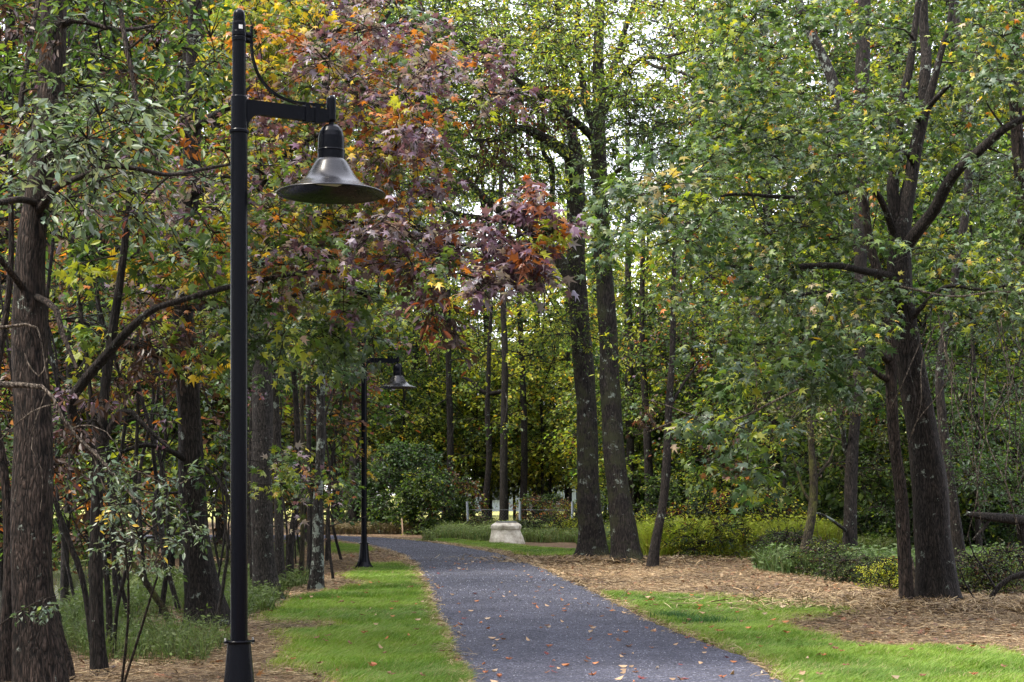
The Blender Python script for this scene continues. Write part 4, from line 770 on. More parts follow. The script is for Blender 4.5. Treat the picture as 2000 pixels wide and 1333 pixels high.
T.branch('limb', [(1786, 320, 12), (1768, 298, 11, d - .4), (1735, 312, 9, d - .7), (1690, 322, 7, d - 1), (1640, 300, 5, d - 1.2)], d)
T.branch('limb', [(1796, 235, 11), (1780, 208, 10, d - .5), (1745, 215, 8, d - .8), (1700, 240, 6, d - 1)], d)
T.branch('limb', [(1770, 640, 14), (1800, 600, 10, d - .3), (1850, 560, 8, d - .4), (1920, 566, 6, d - .5), (2000, 550, 4, d - .5)], d)
T.branch('limb', [(1810, 215, 12), (1850, 170, 9, d - .4), (1910, 130, 7, d - .8), (1990, 110, 5, d - 1)], d)
T.fill([(1380, 0, 1560, 190, d - 4.5, d + 2.5, 30, 'gum_green'), (1720, 0, 1800, 190, d + .3, d + 3, 12, 'gum_green'), (1560, 0, 1720, 60, d - 2, d + 1, 8, 'gum_green'), (1380, 180, 1740, 330, d - 4.5, d + 1.5, 62, 'gum_green'), (1320, 230, 1690, 480, d - 4.5, d + 1, 58, 'gum_green'), (1700, 180, 1900, 500, d + .6, d + 3, 30, 'gum_green'),
        (1300, 470, 1740, 640, d - 5, d + 1, 46, 'gum_green'), (1880, 0, 2020, 200, d - 5, d + 2, 36, 'gum_green'), (1800, 420, 2020, 640, d - 4, d + 3, 32, 'gum_green'), (1700, 0, 1900, 300, d + .5, d + 3, 26, 'green'), (1880, 300, 2020, 440, d - 3, d + 2, 12, 'bluegreen')],
       rad=.46, nt=7, nl=8, size=.102, tmpl=T_STAR, col_pull=.22, rb=.014, flat=.3)
T.fill([(1160, 300, 1420, 520, d - 5.5, d - 2.5, 30, 'gum_green')], rad=.42, nt=6, nl=7, size=.115, tmpl=T_STAR)
T.fill([(1380, 640, 1720, 760, d - 3.5, d - .5, 22, 'gum_green'), (1330, 800, 1560, 960, d - 4.5, d - 2, 15, 'gum_green')], rad=.36, nt=5, nl=6, size=.14, tmpl=T_STAR)
T.done()
T = Tree('slender_tree', 'straight narrower trunk standing against the left of the massive leaning one', 'tree', 1771, 1187, seed=61); d = T.base[1]; T.mat = BARK_BROWN
T.stem([(1773, 1196, 32), (1771, 1160, 28), (1764, 1060, 26), (1759, 967, 25), (1751, 890, 23), (1745, 820, 22), (1740, 740, 22), (1738, 670, 21), (1730, 600, 21), (1718, 540, 19), (1700, 480, 17), (1688, 400, 15), (1684, 300, 13)], d, BARK_BROWN, flare=.15, fl_h=.25, sides=18, amp=.05)
T.branch('limb', [(1738, 745, 13), (1720, 735, 11, d - .1), (1700, 722, 10, d - .2), (1675, 718, 9, d - .3), (1625, 717, 8, d - .4), (1590, 730, 7, d - .5), (1550, 750, 5, d - .6), (1490, 770, 3, d - .7)], d)
T.branch('limb', [(1737, 705, 16), (1715, 690, 13, d - .2), (1695, 665, 11, d - .3), (1685, 640, 8, d - .4)], d)
T.fill([(1560, 640, 1740, 720, d - 2, d, 8, 'gum_green'), (1500, 720, 1650, 800, d - 2, d - .3, 8, 'gum_green')], rad=.35, nt=5, nl=6, size=.12, tmpl=T_STAR); T.done()
T = Tree('leaning_trunk', 'splintered pale sapling stump between the two right front trunks', 'broken sapling', 1792, 1172, seed=62)
T.stem([(1793, 1178, 10), (1788, 1140, 9), (1784, 1115, 8), (1779, 1088, 6)], T.base[1], DEADW, sides=8); T.done()
T = Tree('pine_tree', 'dark black trunk behind the right lawn, its upper stems blotched with pale lichen', 'tree', 1658, 1112, seed=63); d = T.base[1]; T.mat = BARK_LICH
T.stem([(1657, 1120, 34), (1658, 1080, 27), (1660, 1000, 26), (1664, 920, 24), (1668, 850, 22), (1674, 760, 22), (1680, 640, 24), (1682, 500, 26), (1682, 380, 27), (1677, 240, 28), (1682, 140, 27), (1688, 40, 25), (1692, -60, 23)], d, BARK_DARK, flare=.18, fl_h=.4, sides=18)
T.branch('limb', [(1678, 300, 22), (1655, 245, 22), (1640, 200, 22), (1622, 150, 21), (1600, 95, 20), (1575, 45, 19), (1548, -20, 17), (1530, -70, 15)], d, sides=14)
T.branch('limb', [(1664, 905, 12), (1650, 870, 10), (1645, 800, 9, d - .3), (1660, 740, 8, d - .4)], d)
T.branch('limb', [(1656, 1040, 8), (1630, 1020, 6, d - .4), (1605, 1005, 5, d - .6), (1590, 1003, 4, d - .7)], d)
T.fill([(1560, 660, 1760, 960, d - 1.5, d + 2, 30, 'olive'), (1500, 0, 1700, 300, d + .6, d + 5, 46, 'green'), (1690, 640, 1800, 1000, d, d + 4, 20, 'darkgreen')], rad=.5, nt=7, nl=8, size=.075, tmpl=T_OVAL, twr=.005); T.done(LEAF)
T = Tree('mossy_tree', 'curved mossy green trunk beside the yellow green bushes', 'tree', 1570, 1118, seed=64); d = T.base[1]; T.mat = BARK_MOSS
T.stem([(1560, 1124, 34), (1566, 1096, 24), (1576, 1060, 20), (1584, 1015, 18), (1588, 965, 16), (1589, 925, 16), (1586, 880, 13), (1582, 830, 12), (1579, 770, 11), (1577, 700, 9), (1580, 600, 7)], d, BARK_MOSS, flare=.2, fl_h=.3, sides=16, amp=.1)
T.branch('limb', [(1590, 945, 8), (1600, 925, 6), (1620, 900, 5), (1630, 870, 3)], d)
T.branch('limb', [(1586, 985, 8), (1570, 960, 6), (1560, 930, 5), (1548, 890, 3)], d)
T.fill([(1490, 560, 1680, 860, d - 1.5, d + 2, 36, 'olive')], rad=.5, nt=7, nl=7, size=.09, tmpl=T_OVAL, twr=.005); T.done(LEAF)
for k, (bx, by, lb, pts, mt) in enumerate([
  (1540, 1068, 'small leaning mossy stem left of the curved mossy trunk', [(1536, 1074, 11), (1538, 1010, 11), (1543, 975, 10), (1553, 940, 9), (1562, 925, 6)], BARK_MOSS),
  (1534, 1072, 'thin black sapling with forked twigs behind the yellow green bushes', [(1536, 1080, 7), (1537, 1020, 6), (1532, 950, 6), (1534, 880, 5), (1531, 800, 4)], BARK_DARK),
  (1347, 1048, 'slim dark trunk in front of the dark ivy mass right of the bent trunk', [(1348, 1055, 13), (1347, 990, 11), (1350, 880, 10), (1352, 780, 9), (1350, 640, 8), (1350, 480, 6)], BARK_MOSS),
  (1475, 1045, 'grey trunk with a flared foot behind the yellow green bushes', [(1473, 1052, 30), (1474, 1000, 21), (1472, 950, 16), (1468, 880, 13), (1462, 780, 11), (1460, 640, 9)], BARK_DARK),
  (1268, 1048, 'dark trunk seen between the right thick trunk and the slim bent one', [(1268, 1056, 23), (1268, 990, 19), (1267, 900, 17), (1262, 820, 14), (1256, 700, 12), (1254, 560, 10), (1256, 400, 9)], BARK_DARK),
  (1236, 1045, 'tall grey trunk directly behind the right thick trunk', [(1236, 1052, 18), (1235, 980, 16), (1232, 860, 15), (1230, 720, 14), (1228, 560, 12), (1226, 400, 10), (1226, 250, 8)], BARK_GREY),
  (1248, 1042, 'thin reddish trunk close beside the tall grey trunk', [(1250, 1050, 13), (1248, 970, 12), (1246, 860, 11), (1244, 740, 10), (1246, 600, 8)], BARK_BROWN)]):
    T = Tree('slender_tree', lb, 'tree', bx, by, seed=70 + k); d = T.base[1]; T.mat = mt
    T.stem(pts, d, mt, flare=.15, sides=12); x_ = pts[-1][0]
    n_, pal = [(4, 'olive'), (12, 'yellowgreen'), (22, 'darkgreen'), (22, 'yellowgreen'), (26, 'green'), (30, 'yellowmix'), (12, 'yellowgreen')][k]
    lo = 960 if k < 1 else 880 if k == 1 else 800; hi = 860 if k < 1 else 640 if k < 3 else 360
    T.fill([(x_ - 60, hi, x_ + 90, lo, d - 2, d + 3, n_, pal)], rad=.7, nt=7, nl=8, size=.12, tmpl=T_OVAL, twr=.008, rb=.015); T.done(LEAF)
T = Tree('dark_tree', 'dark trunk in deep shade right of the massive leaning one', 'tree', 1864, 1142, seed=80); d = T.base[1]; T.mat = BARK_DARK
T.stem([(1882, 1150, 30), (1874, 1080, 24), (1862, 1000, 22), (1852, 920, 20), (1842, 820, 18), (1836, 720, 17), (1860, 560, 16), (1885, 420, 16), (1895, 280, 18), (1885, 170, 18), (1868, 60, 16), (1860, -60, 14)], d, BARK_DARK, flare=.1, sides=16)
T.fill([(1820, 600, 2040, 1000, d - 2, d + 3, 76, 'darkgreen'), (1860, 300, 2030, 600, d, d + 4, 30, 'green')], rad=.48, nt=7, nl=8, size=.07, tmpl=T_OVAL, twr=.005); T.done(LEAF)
T = Tree('vine_tree', 'brown trunk at the top right corner wrapped in vines and large ivy leaves', 'tree', 2010, 1190, seed=81); d = T.base[1]; T.mat = BARK_BROWN
T.stem([(2030, 1196, 36), (2030, 900, 30), (2016, 600, 28), (2000, 420, 26), (1990, 300, 25), (1984, 180, 24), (1976, 60, 22), (1972, -60, 20)], d, BARK_BROWN, sides=16)
T.fill([(1930, 380, 2020, 640, d - 1, d + 1, 14, 'bluegreen'), (1900, 0, 2020, 140, d - 3, d, 16, 'gum_green')], rad=.34, nt=5, nl=6, size=.12, tmpl=T_STAR); T.done()
T = Tree('fallen_log', 'dark dead log lying propped across the undergrowth at the right edge', 'fallen log', base=P(1950, 1012, 25), seed=82)
T.stem([(1888, 1004, 9, 25), (1930, 1010, 17, 25), (1970, 1014, 20, 25.1), (2040, 1022, 24, 25.2)], 25, BARK_DARK, name='trunk', sides=14, amp=.1)
T.stem([(1935, 1012, 8, 25), (1915, 1040, 7, 25), (1900, 1055, 5, 25)], 25, BARK_DARK, name='broken_limb', sides=7)
T.stem([(2000, 1020, 30, 25.2), (2006, 1080, 30, 25.2), (2010, 1150, 34, 25.2)], 25.2, BARK_DARK, name='stump', sides=14)
T.done()
T = Tree('arched_branch', 'bare grey branch arching out of the ground at the right edge', 'fallen branch', 1932, 1183, seed=83); d = T.base[1]; T.mat = BARK_GREY
T.stem([(1930, 1190, 9), (1940, 1160, 11), (1962, 1136, 11), (2000, 1120, 12), (2050, 1116, 13)], d, BARK_GREY, name='limb', sides=8)
T.stem([(1945, 1150, 5), (1920, 1110, 4), (1900, 1080, 3), (1890, 1040, 2)], d, BARK_GREY, name='twig', sides=5); T.stem([(1905, 1172, 4), (1885, 1140, 3), (1875, 1110, 2)], d, BARK_GREY, name='twig', sides=5); T.done()
T = Tree('hanging_vines', 'tangle of bare pale vines hanging in front of the dark shade at the right', 'vines', base=P(1900, 640, 19), seed=84); rv = np.random.default_rng(3)
for k in range(34):
    x0 = rv.uniform(1800, 2020); y0 = rv.uniform(560, 760); dd = rv.uniform(17.5, 20.5); ln = rv.uniform(120, 330); sl = rv.normal() * .35; w0 = rv.uniform(1.6, 3.2)
    T.stem([(x0, y0, w0, dd), (x0 + sl * ln * .4 + rv.normal() * 14, y0 + ln * .35, w0 * .9, dd), (x0 + sl * ln * .7 + rv.normal() * 18, y0 + ln * .7, w0 * .8, dd - .1), (x0 + sl * ln * .8 + rv.normal() * 14, y0 + ln, w0 * .5, dd)], dd, DEADW if k % 3 else BARK_GREY, name='vine', sides=5, per=.12)
T.stem([(1760, 560, 4, 19), (1860, 580, 5, 19), (1960, 570, 5, 19), (2060, 585, 5, 19)], 19, DEADW, name='vine', sides=5)
T.done()
T = Tree('dead_branch', 'pale bare twigs with shrivelled brown leaves hanging right of the bent trunk', 'dead branch', base=P(1460, 780, 18), seed=85); T.mat = DEADW
T.stem([(1560, 760, 6, 18), (1500, 790, 5, 18), (1430, 822, 5, 17.9), (1360, 815, 4, 17.8), (1310, 795, 3, 17.8), (1260, 780, 2, 17.8)], 18, DEADW, name='limb', sides=6)
T.stem([(1345, 812, 3, 17.8), (1300, 830, 3, 17.8), (1262, 845, 3, 17.8), (1240, 850, 2, 17.8)], 18, DEADW, name='twig', sides=5)
T.stem([(1475, 700, 4, 18), (1478, 780, 3, 18), (1462, 850, 3, 18), (1460, 900, 2, 18)], 18, DEADW, name='twig', sides=5)
T.fill([(1235, 790, 1300, 840, 17.6, 18, 5, 'rust'), (1350, 810, 1440, 860, 17.6, 18, 4, 'rust'), (1380, 860, 1460, 930, 17.6, 18, 4, 'rust')], rad=.16, nt=4, nl=5, size=.09, tmpl=T_STAR, crown='dead_leaves', droop=.9); T.done()

# ------------------------------------------------------------------ the wood behind: a few kinds, copied
class FarKind:
    """one model tree at the origin (Empty > trunk, twigs, crown); unlinked until it is copied"""
def far_model(name, hgt, r0, cr, z0, nsp, pal, size, seed, rad=1.0, nl=8, nt=6, lean=.25, forks=2, mat=BARK_FAR, taper=.25):
    r_ = np.random.default_rng(seed); T = Tree(name, None, None, base=(0, 0, 0), seed=seed); T.mat = mat
    a = r_.uniform(0, 6.28); pts = [[lean * t * t * math.cos(a) * hgt * .12 + r_.normal() * .05 * (t > 0), lean * t * t * math.sin(a) * hgt * .12 + r_.normal() * .05 * (t > 0), hgt * t - .15 * (t == 0), r0 * (1 - (1 - taper) * t)] for t in np.linspace(0, 1, 7)]
    T.stem3(pts, mat, sides=10, flare=.25, fl_h=.3, per=.5)
    for k in range(forks):
        t = r_.uniform(.35, .75); i = int(t * 6); b_ = np.array(pts[i][:3]); a = r_.uniform(0, 6.28); L_ = cr * r_.uniform(.7, 1.1); o_ = np.array([math.cos(a), math.sin(a), 0])
        T.stem3([[*b_, r0 * .45], [*(b_ + o_ * L_ * .4 + [0, 0, L_ * .5]), r0 * .33], [*(b_ + o_ * L_ * .8 + [0, 0, L_ * 1.1]), r0 * .22], [*(b_ + o_ * L_ * 1.0 + [0, 0, L_ * 1.8]), r0 * .12]], mat, 'limb', sides=6, per=.5)
    cs = []
    while len(cs) < nsp:
        u = r_.random(); z = z0 + (hgt * 1.04 - z0) * u; rr_ = cr * (.35 + .65 * math.sin(math.pi * min(1, (u * .85 + .12)))) ; a = r_.uniform(0, 6.28); q_ = rr_ * math.sqrt(r_.random())
        p_ = np.array([q_ * math.cos(a), q_ * math.sin(a), z])
        if noise(p_[0], p_[1], p_[2] * 1.2, s=.9, k=seed) < -.35: continue
        cs.append((p_, pal if r_.random() < .8 else 'green'))
    lv = T.lv.setdefault('crown', MB()); T.fill3(cs, rad, nt, nl, size, T_RHOMB, lv, rb=.03, twr=.009)
    T.done(LEAF, mat); o = T.e
    return o
def place(model, x, y, rz, s, label, cat, group=None, first=False, sz=None):
    o = model if first else copy_tree(model)
    o.location = (x, y, float(gz(x, y)) - .03); o.rotation_euler = (0, 0, rz); o.scale = (s, s, sz or s); tag(o, label, cat, group); return o
M = {
 'tall_yellow': far_model('tall_tree', 23, .17, 2.7, 2.6, 270, 'yellowgreen', .19, 201),
 'tall_green': far_model('tall_tree', 25, .20, 3.0, 2.6, 300, 'green', .19, 202),
 'tall_mix': far_model('tall_tree', 21, .15, 2.5, 2.4, 250, 'mixfar', .18, 203),
 'thin_tall': far_model('tall_tree', 22, .17, 2.2, 3, 75, 'yellowgreen', .17, 212, rad=.9),
 'under_yellow': far_model('understory_tree', 9, .06, 2.3, 1.9, 160, 'yellowgreen', .15, 204, rad=.8),
 'under_green': far_model('understory_tree', 8, .06, 2.3, 1.5, 150, 'green', .15, 205, rad=.8),
 'under_rust': far_model('understory_tree', 6.5, .06, 1.8, 1.0, 90, 'rust', .13, 206, rad=.7),
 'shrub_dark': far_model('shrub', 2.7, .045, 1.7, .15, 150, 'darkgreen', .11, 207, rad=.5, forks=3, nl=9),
 'shrub_green': far_model('shrub', 1.9, .03, .8, .1, 80, 'green', .09, 208, rad=.35, forks=2),
 'shrub_rust': far_model('shrub', 1.7, .03, 1.1, .1, 80, 'rust', .09, 209, rad=.4, forks=3),
 'bush_lime': far_model('low_bush', .95, .02, .95, .03, 85, 'lime', .06, 210, rad=.42, forks=3, nl=9, lean=.1),
 'bush_olive': far_model('low_bush', .8, .02, .85, .03, 70, 'olive', .055, 211, rad=.38, forks=3, nl=8, lean=.1),
}
used = set()
def put(kind, px, d, s, label, cat, group=None, sz=None):
    x = (px - 1000) * d / F; f_ = kind not in used; used.add(kind); return place(M[kind], x, d, rnd.uniform(0, 6.28), s, label, cat, group, f_, sz)
# trunks one can single out beyond the path
for a in [('thin_tall', 880, 64, .95, 'straight grey trunk with yellow climbing leaves left of the fence'),
          ('thin_tall', 982, 60, .95, 'upright trunk directly behind the concrete manhole'),
          ('thin_tall', 1022, 66, .95, 'ivy covered dark trunk just right of the second fence post'),
          ('under_yellow', 1060, 68, 1.3, 'thin young tree midway between the manhole and the thick trunks'),
          ('thin_tall', 1108, 70, .8, 'slim dark trunk immediately left of the left thick trunk'),
          ('tall_green', 806, 72, 1.0, 'pale grey trunk above the dark evergreen shrub'),
          ('tall_yellow', 745, 74, 1.0, 'trunk right of the far lamp post in the yellow green wood'),
          ('thin_tall', 690, 60, 1.3, 'broad grey trunk just left of the far lamp post')]:
    put(a[0], a[1], a[2], a[3], a[4], 'tree', 'trunks one can single out in the wood behind')
T = Tree('slender_tree', 'dark thin trunk with one crooked side limb between the fence posts', 'tree', 948, 1037, seed=90); d = T.base[1]; T.mat = BARK_DARK
T.stem([(946, 1044, 16), (950, 970, 13), (955, 880, 12), (952, 790, 10), (954, 720, 9), (960, 600, 7)], d, BARK_DARK, sides=9)
T.branch('limb', [(984, 764, 7), (966, 768, 9), (948, 768, 9), (930, 755, 8), (915, 742, 7), (903, 738, 4)], d)
T.fill([(900, 640, 1000, 900, d - 1, d + 2, 12, 'yellowgreen')], rad=.9, nt=6, nl=7, size=.16, tmpl=T_RHOMB, twr=.01); T.done(LEAF)
# shrubs beyond the path
put('shrub_dark', 790, 58.5, 1.15, 'large dark evergreen shrub right of the far street lamp', 'shrub')
put('shrub_dark', 738, 60, .9, 'dark evergreen shrub immediately beside the far lamp pole', 'shrub')
put('shrub_dark', 700, 61, .7, 'dark shrub left of the far lamp pole at the path end', 'shrub')
put('shrub_rust', 872, 60, 1.3, 'rusty brown tangled shrub right of the large dark evergreen shrub', 'shrub')
put('shrub_green', 824, 56.5, 1.1, 'small bright green shrub in front of the large dark evergreen shrub', 'shrub')
put('shrub_green', 900, 59, .7, 'low bright green shrub at the foot of the left fence post', 'shrub')
put('shrub_rust', 1040, 60, .8, 'brown thicket behind the manhole to its right', 'shrub')
put('shrub_dark', 1075, 61, .5, 'dark green thicket left of the pair of thick trunks', 'shrub')
put('shrub_rust', 1110, 59, .7, 'brown thicket touching the left thick trunk', 'shrub')
put('shrub_dark', 1385, 57, 1.5, 'tall dark ivy covered mass behind the bent slim trunk', 'shrub', sz=2.0)
put('shrub_dark', 1330, 58, 1.2, 'dark ivy mass just right of the bent slim trunk', 'shrub', sz=1.9)
put('shrub_green', 1290, 50, 1.0, 'green shrub at the foot of the bent slim trunk', 'shrub')
put('shrub_green', 1195, 54, .9, 'green shrub seen between the two thick trunks', 'shrub')
put('shrub_green', 1375, 46, .8, 'green shrub rising behind the yellow green bushes', 'shrub')
for k, (px_, d_, s_) in enumerate([(1262, 39.5, .9), (1300, 38.5, 1.05), (1345, 38, 1.1), (1390, 38.5, 1.15), (1435, 38, 1.3), (1480, 38.5, 1.4), (1515, 39, 1.2), (1415, 35.5, .85), (1330, 35.8, .8), (1460, 40, 1.5)]):
    put('bush_lime', px_, d_, s_, 'sunlit yellow green low bush in the row behind the straw', 'bush', 'yellow green bushes behind the straw')
for k, (px_, d_, s_) in enumerate([(1525, 33.5, .8), (1545, 32, .85), (1535, 30.4, .5)]):
    put('bush_olive', px_, d_, s_, 'dull olive low bush left of the curved mossy trunk', 'bush', 'dull olive bushes by the mossy trunk')
for px_, d_, s_, kd, lb in [(1610, 28.5, .75, 'bush_olive', 'olive bush right of the foot of the curved mossy trunk'), (1700, 26, .55, 'bush_olive', 'olive leafy bush just right of the black trunk'), (1735, 24.5, .5, 'bush_lime', 'bright low bush touching the left of the straight narrow right trunk'),
                            (1650, 26.5, .55, 'bush_olive', 'olive bush in front of the black trunk'), (1905, 23.5, .7, 'bush_olive', 'olive bush at the right foot of the massive leaning trunk'), (1960, 24, .8, 'bush_olive', 'olive bush under the propped dead log'), (1080, 52, .9, 'bush_olive', 'weedy bush between the manhole and the thick trunks'), (1025, 50, .75, 'bush_olive', 'weedy bush touching the right side of the manhole'), (940, 55, .8, 'bush_olive', 'weedy bush touching the left side of the manhole'), (1110, 50, .8, 'bush_lime', 'lime weedy bush at the left of the left thick trunk')]:
    put(kd, px_, d_, s_, lb, 'bush')
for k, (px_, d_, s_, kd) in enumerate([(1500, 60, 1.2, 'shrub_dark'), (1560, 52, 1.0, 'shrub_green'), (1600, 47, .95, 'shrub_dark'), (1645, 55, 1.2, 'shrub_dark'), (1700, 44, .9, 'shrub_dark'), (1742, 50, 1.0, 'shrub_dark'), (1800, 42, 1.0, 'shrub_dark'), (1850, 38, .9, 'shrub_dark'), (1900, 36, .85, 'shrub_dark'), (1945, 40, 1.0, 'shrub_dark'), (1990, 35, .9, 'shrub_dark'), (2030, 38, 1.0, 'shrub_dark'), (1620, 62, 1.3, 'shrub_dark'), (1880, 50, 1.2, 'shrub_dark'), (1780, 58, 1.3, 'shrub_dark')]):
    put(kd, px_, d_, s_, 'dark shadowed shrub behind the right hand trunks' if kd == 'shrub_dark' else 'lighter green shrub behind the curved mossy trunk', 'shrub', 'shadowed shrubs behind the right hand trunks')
# general wood in zones
def zone(px):
    if px < 200: return 'left of the forked sweetgum trunk'
    if px < 690: return 'behind the left row of trunks'
    if px < 900: return 'between the far lamp and the fence'
    if px < 1200: return 'behind the fence'
    if px < 1500: return 'right of the thick pair of trunks'
    return 'deep behind the right hand trunks'
desc = {'thin_tall': 'sparse tall tree with thin trunk', 'tall_yellow': 'tall slim tree with yellow green leaves', 'tall_green': 'tall slim tree with green leaves', 'tall_mix': 'tall slim tree with mixed yellow and purple leaves', 'under_yellow': 'low understory tree with yellow green leaves', 'under_green': 'low understory tree with green leaves', 'under_rust': 'low understory tree with rusty brown leaves'}
FW = []
for d_, n_, lo, hi, kinds in [(27, 4, -60, 380, 'uu'), (33, 6, -80, 560, 'tu'), (40, 7, -60, 640, 'tu'), (48, 7, -40, 660, 'tu'), (44, 7, 1500, 2060, 'tu'), (36, 5, 1640, 2060, 'uu'), (54, 8, 1300, 2060, 'tu'), (62, 7, -40, 680, 'tt'), (66, 9, 1160, 2060, 'tu'), (74, 13, 0, 2040, 'tu'), (84, 12, 0, 2040, 'tt'), (70, 9, 640, 1180, 'uu'), (76, 12, 640, 1300, 'tt'), (90, 14, 500, 1500, 'tt'), (58, 6, 1180, 1700, 'uu'), (52, 5, 60, 640, 'uu')]:
    for i in range(n_):
        px_ = lo + (hi - lo) * (i + .5 + rnd.uniform(-.42, .42)) / n_; FW.append((px_, d_ + rnd.uniform(-3, 3), kinds[i % 2], i))
for px_, d_, kd, i in FW:
    if kd == 't':
        
        gap = 790 < px_ < 1060; thin = 640 < px_ < 1350
        k = rnd.choice(['tall_yellow', 'tall_green', 'tall_mix'] if px_ > 600 else ['tall_mix', 'tall_green', 'tall_mix']) if not gap else 'under_yellow'
        if not thin and d_ > 68: k = rnd.choice(['thin_tall', 'under_yellow', 'tall_yellow'])
        if thin and d_ > 50: k = rnd.choice(['thin_tall', 'under_yellow', 'thin_tall'])
    else: k = rnd.choice(['under_yellow', 'under_green', 'under_yellow', 'under_green'] if px_ > 700 else ['under_rust', 'under_rust', 'under_yellow', 'under_green'])
    z_ = zone(px_); s_ = rnd.uniform(.85, 1.15) * (1.25 if k == 'under_yellow' and 790 < px_ < 1020 else 1)
    put(k, px_, d_, s_, f'{desc[k]} {z_}', 'tree', f'{desc[k]} {z_}')
# far edge of the wood beyond the open field: one mass
lv = MB(); tw = MB(); rf = np.random.default_rng(77); n_ = 110000
xx = rf.uniform(-62, 62, n_); yy = rf.uniform(138, 152, n_); top = 25 + 5 * noise(xx, yy * .3, s=.12, k=2) + 3 * noise(xx, yy, s=.5, k=5)
top = np.where((xx > -8.5) & (xx < .5), top * .55, top); zz = top * rf.random(n_) ** .8
k = noise(xx, yy, zz, s=.55, k=9) > -.45; xx, yy, zz = xx[k], yy[k], zz[k]; n_ = len(xx)
cols = pick('yellowgreen', n_, rf) * rf.uniform(.7, 1.3, (n_, 1)) * .9
leaves(lv, np.stack([xx, yy, zz], 1), rf.normal(size=(n_, 3)), rf.normal(size=(n_, 3)) + [0, 0, .6], rf.uniform(.35, .7, n_), T_RHOMB, cols)
tag(lv.build('distant_woods', LEAF, smooth=False, colname='leafcol'), 'far off edge of the wood beyond the open field', kind='stuff')

# ------------------------------------------------------------------ weeds and undergrowth nobody could count
r = np.random.default_rng(31)
def weeds(name, label, x, y, h0, h1, w_, base_c, jit=.35):
    n_ = len(x); mb = MB(); h = r.uniform(h0, h1, n_); c = np.array(base_c)[None] * r.uniform(1 - jit, 1 + jit, (n_, 1)) * (1 + r.normal(size=(n_, 3)) * .12)
    blades(mb, x, y, h, w_ * np.clip(y / 14, 1, 2.6), (0, 0), np.clip(c, .01, .7), r)
    m_ = n_ // 2; ii = r.choice(n_, m_); zz = gz(x[ii], y[ii]) + h[ii] * r.uniform(.3, 1, m_)
    leaves(mb, np.stack([x[ii] + r.normal(size=m_) * .05, y[ii] + r.normal(size=m_) * .05, zz], 1), r.normal(size=(m_, 3)) * [1, 1, .3], r.normal(size=(m_, 3)) * .5 + [0, 0, 1], r.uniform(.03, .07, m_) * np.clip(y[ii] / 16, 1, 2), T_OVAL, np.clip(np.array(base_c)[None] * r.uniform(.6, 1.5, (m_, 1)), .01, .7))
    tag(mb.build(name, GRASSM, smooth=False, colname='leafcol'), label, kind='stuff')
x = r.uniform(-8.5, -1.6, 90000); y = r.uniform(14, 27, 90000); edge_ = -2.55 - (y - 12.5) * .062 + .25 * noise(x, y, s=1.1, k=3)
k = fov(x, y) & (x < edge_) & (gz(x, y) > -.22) & (noise(x, y, s=.8, k=6) + .5 * noise(x, y, s=3, k=2) > -.3); x, y = x[k], y[k]
weeds('weeds', 'bright green grassy weeds on the creek bank at the left', x, y, .05, .34, .003, (.085, .12, .03), .7)
x = r.uniform(-13, -3, 40000); y = r.uniform(26, 44, 40000); k = fov(x, y) & (noise(x, y, s=.6, k=6) > -.1) & (x < -4.0 - (y - 26) * .09); weeds('undergrowth', 'sparse green undergrowth across the wood floor at the left', x[k], y[k], .05, .3, .004, (.09, .11, .035))
x = r.uniform(4.0, 10, 80000); y = r.uniform(21.6, 31, 80000); k = fov(x, y) & (y > 30.2 - 1.35 * (x - 4) + .5 * noise(x, y, s=1.3, k=8)) & (x > 4.6 + .3 * noise(x, y, s=1, k=3)) & (noise(x, y, s=.9, k=12) > -.4); weeds('weeds', 'dark green weeds between the black trunk and the right front trunks', x[k], y[k], .1, .55, .004, (.065, .105, .03))
x = r.uniform(-4, 6.5, 90000); y = r.uniform(48, 62, 90000); k = fov(x, y) & (x > -2.6 + .3 * noise(x, y, s=1, k=1)) & ~inside(path_poly, x, y) & (lawn_mask(x, y) < .2); weeds('weeds', 'tall pale green weeds round the manhole and along the fence', x[k], y[k], .12, .5, .004, (.15, .19, .06))
x = r.uniform(-2, 12, 60000); y = r.uniform(33, 60, 60000); k = fov(x, y) & (y > 37 + .8 * noise(x, y, s=.9, k=1)) & (x > 2 + (y - 40) * -.02); weeds('undergrowth', 'green undergrowth on the wood floor behind the yellow green bushes', x[k], y[k], .1, .5, .005, (.11, .15, .035))
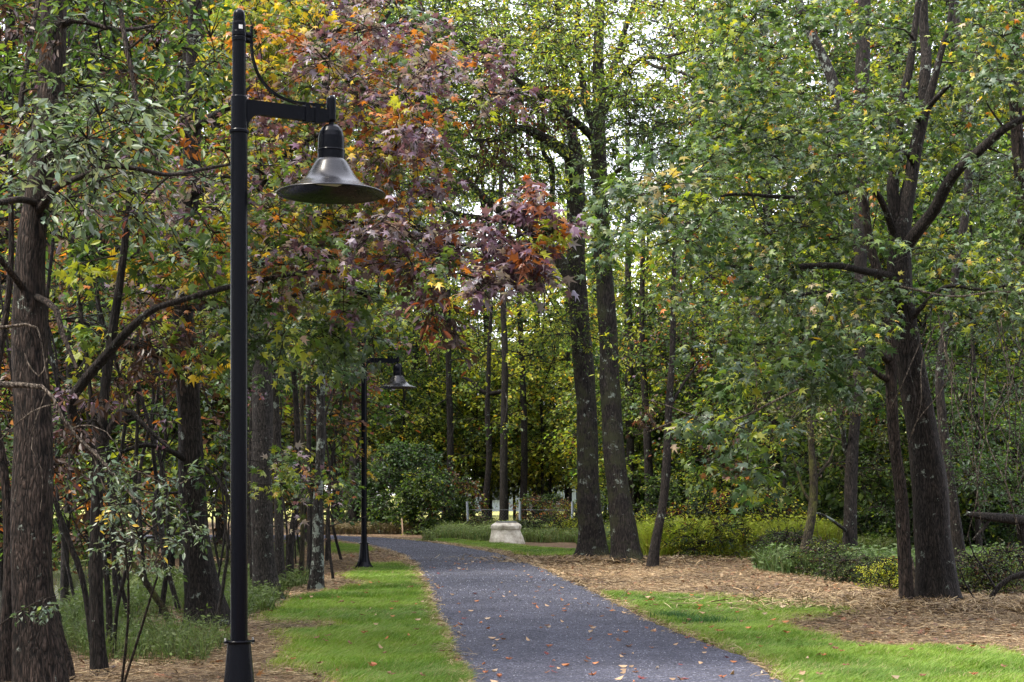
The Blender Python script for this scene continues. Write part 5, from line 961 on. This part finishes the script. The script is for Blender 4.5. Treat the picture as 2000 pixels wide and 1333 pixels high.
x = r.uniform(-7.5, -3.4, 40000); y = r.uniform(57, 64, 40000); k = fov(x, y); weeds('undergrowth', 'brown and green weeds along the far side of the path', x[k], y[k], .1, .45, .004, (.12, .09, .045))
# straw heaped round the feet of the thick pair and the right front trunks
mb = MB()
for cx, cy, sx_, sy_, nn_ in ((P(1200, 1100, 34)[0], 34.0, 1.3, .5, 5000), (P(1850, 1190, 20.3)[0], 20.3, 1.3, .5, 6500), (P(1700, 1175, 21.5)[0], 21.6, .9, .5, 2500)):
    x = cx + r.normal(size=nn_) * sx_; y = cy + r.normal(size=nn_) * sy_ ; cc = base[r.choice(5, nn_, p=[.3, .27, .2, .13, .1])] * r.uniform(.7, 1.25, (nn_, 1)); slivers(mb, x, y, r.uniform(.06, .24, nn_), .0025 * np.clip(y / 14, 1, 2), cc, r, zt=.13, up=.3)
tag(mb.build('straw_heap', STRAW, smooth=False, colname='leafcol'), 'coarse raked straw heaped round the feet of the right hand trunks', kind='stuff')

# unseen wood round the camera, added and kept dark to cut light and reflections
lv = MB(); rf = np.random.default_rng(78); n_ = 80000; an = rf.uniform(R(32), R(328), n_); rd = rf.uniform(15, 21, n_); zz = rf.uniform(0, 20, n_)
x = rd * np.sin(an); y = 3 + rd * np.cos(an); cols = pick('darkgreen', n_, rf) * rf.uniform(.5, 1.0, (n_, 1))
leaves(lv, np.stack([x, y, zz], 1), rf.normal(size=(n_, 3)), rf.normal(size=(n_, 3)) + [0, 0, .6], rf.uniform(.25, .5, n_), T_RHOMB, cols)
tag(lv.build('unseen_dark_woods', LEAF, smooth=False, colname='leafcol'), 'unseen dark leafy wood behind and beside the camera, added to cut the light', kind='stuff')

x = r.uniform(2.5, 7.4, 80000); y = r.uniform(34.6, 42, 80000); k = fov(x, y) & (x > 3.0) & (y > 35.6 + .5 * noise(x, y, s=1, k=3)) & (noise(x, y, s=1.1, k=5) > -.6); x, y = x[k], y[k]
weeds('weeds', 'bank of bright yellow green weeds among the bushes behind the straw', x, y, .3, 1.0, .0035, (.36, .40, .05), .4)
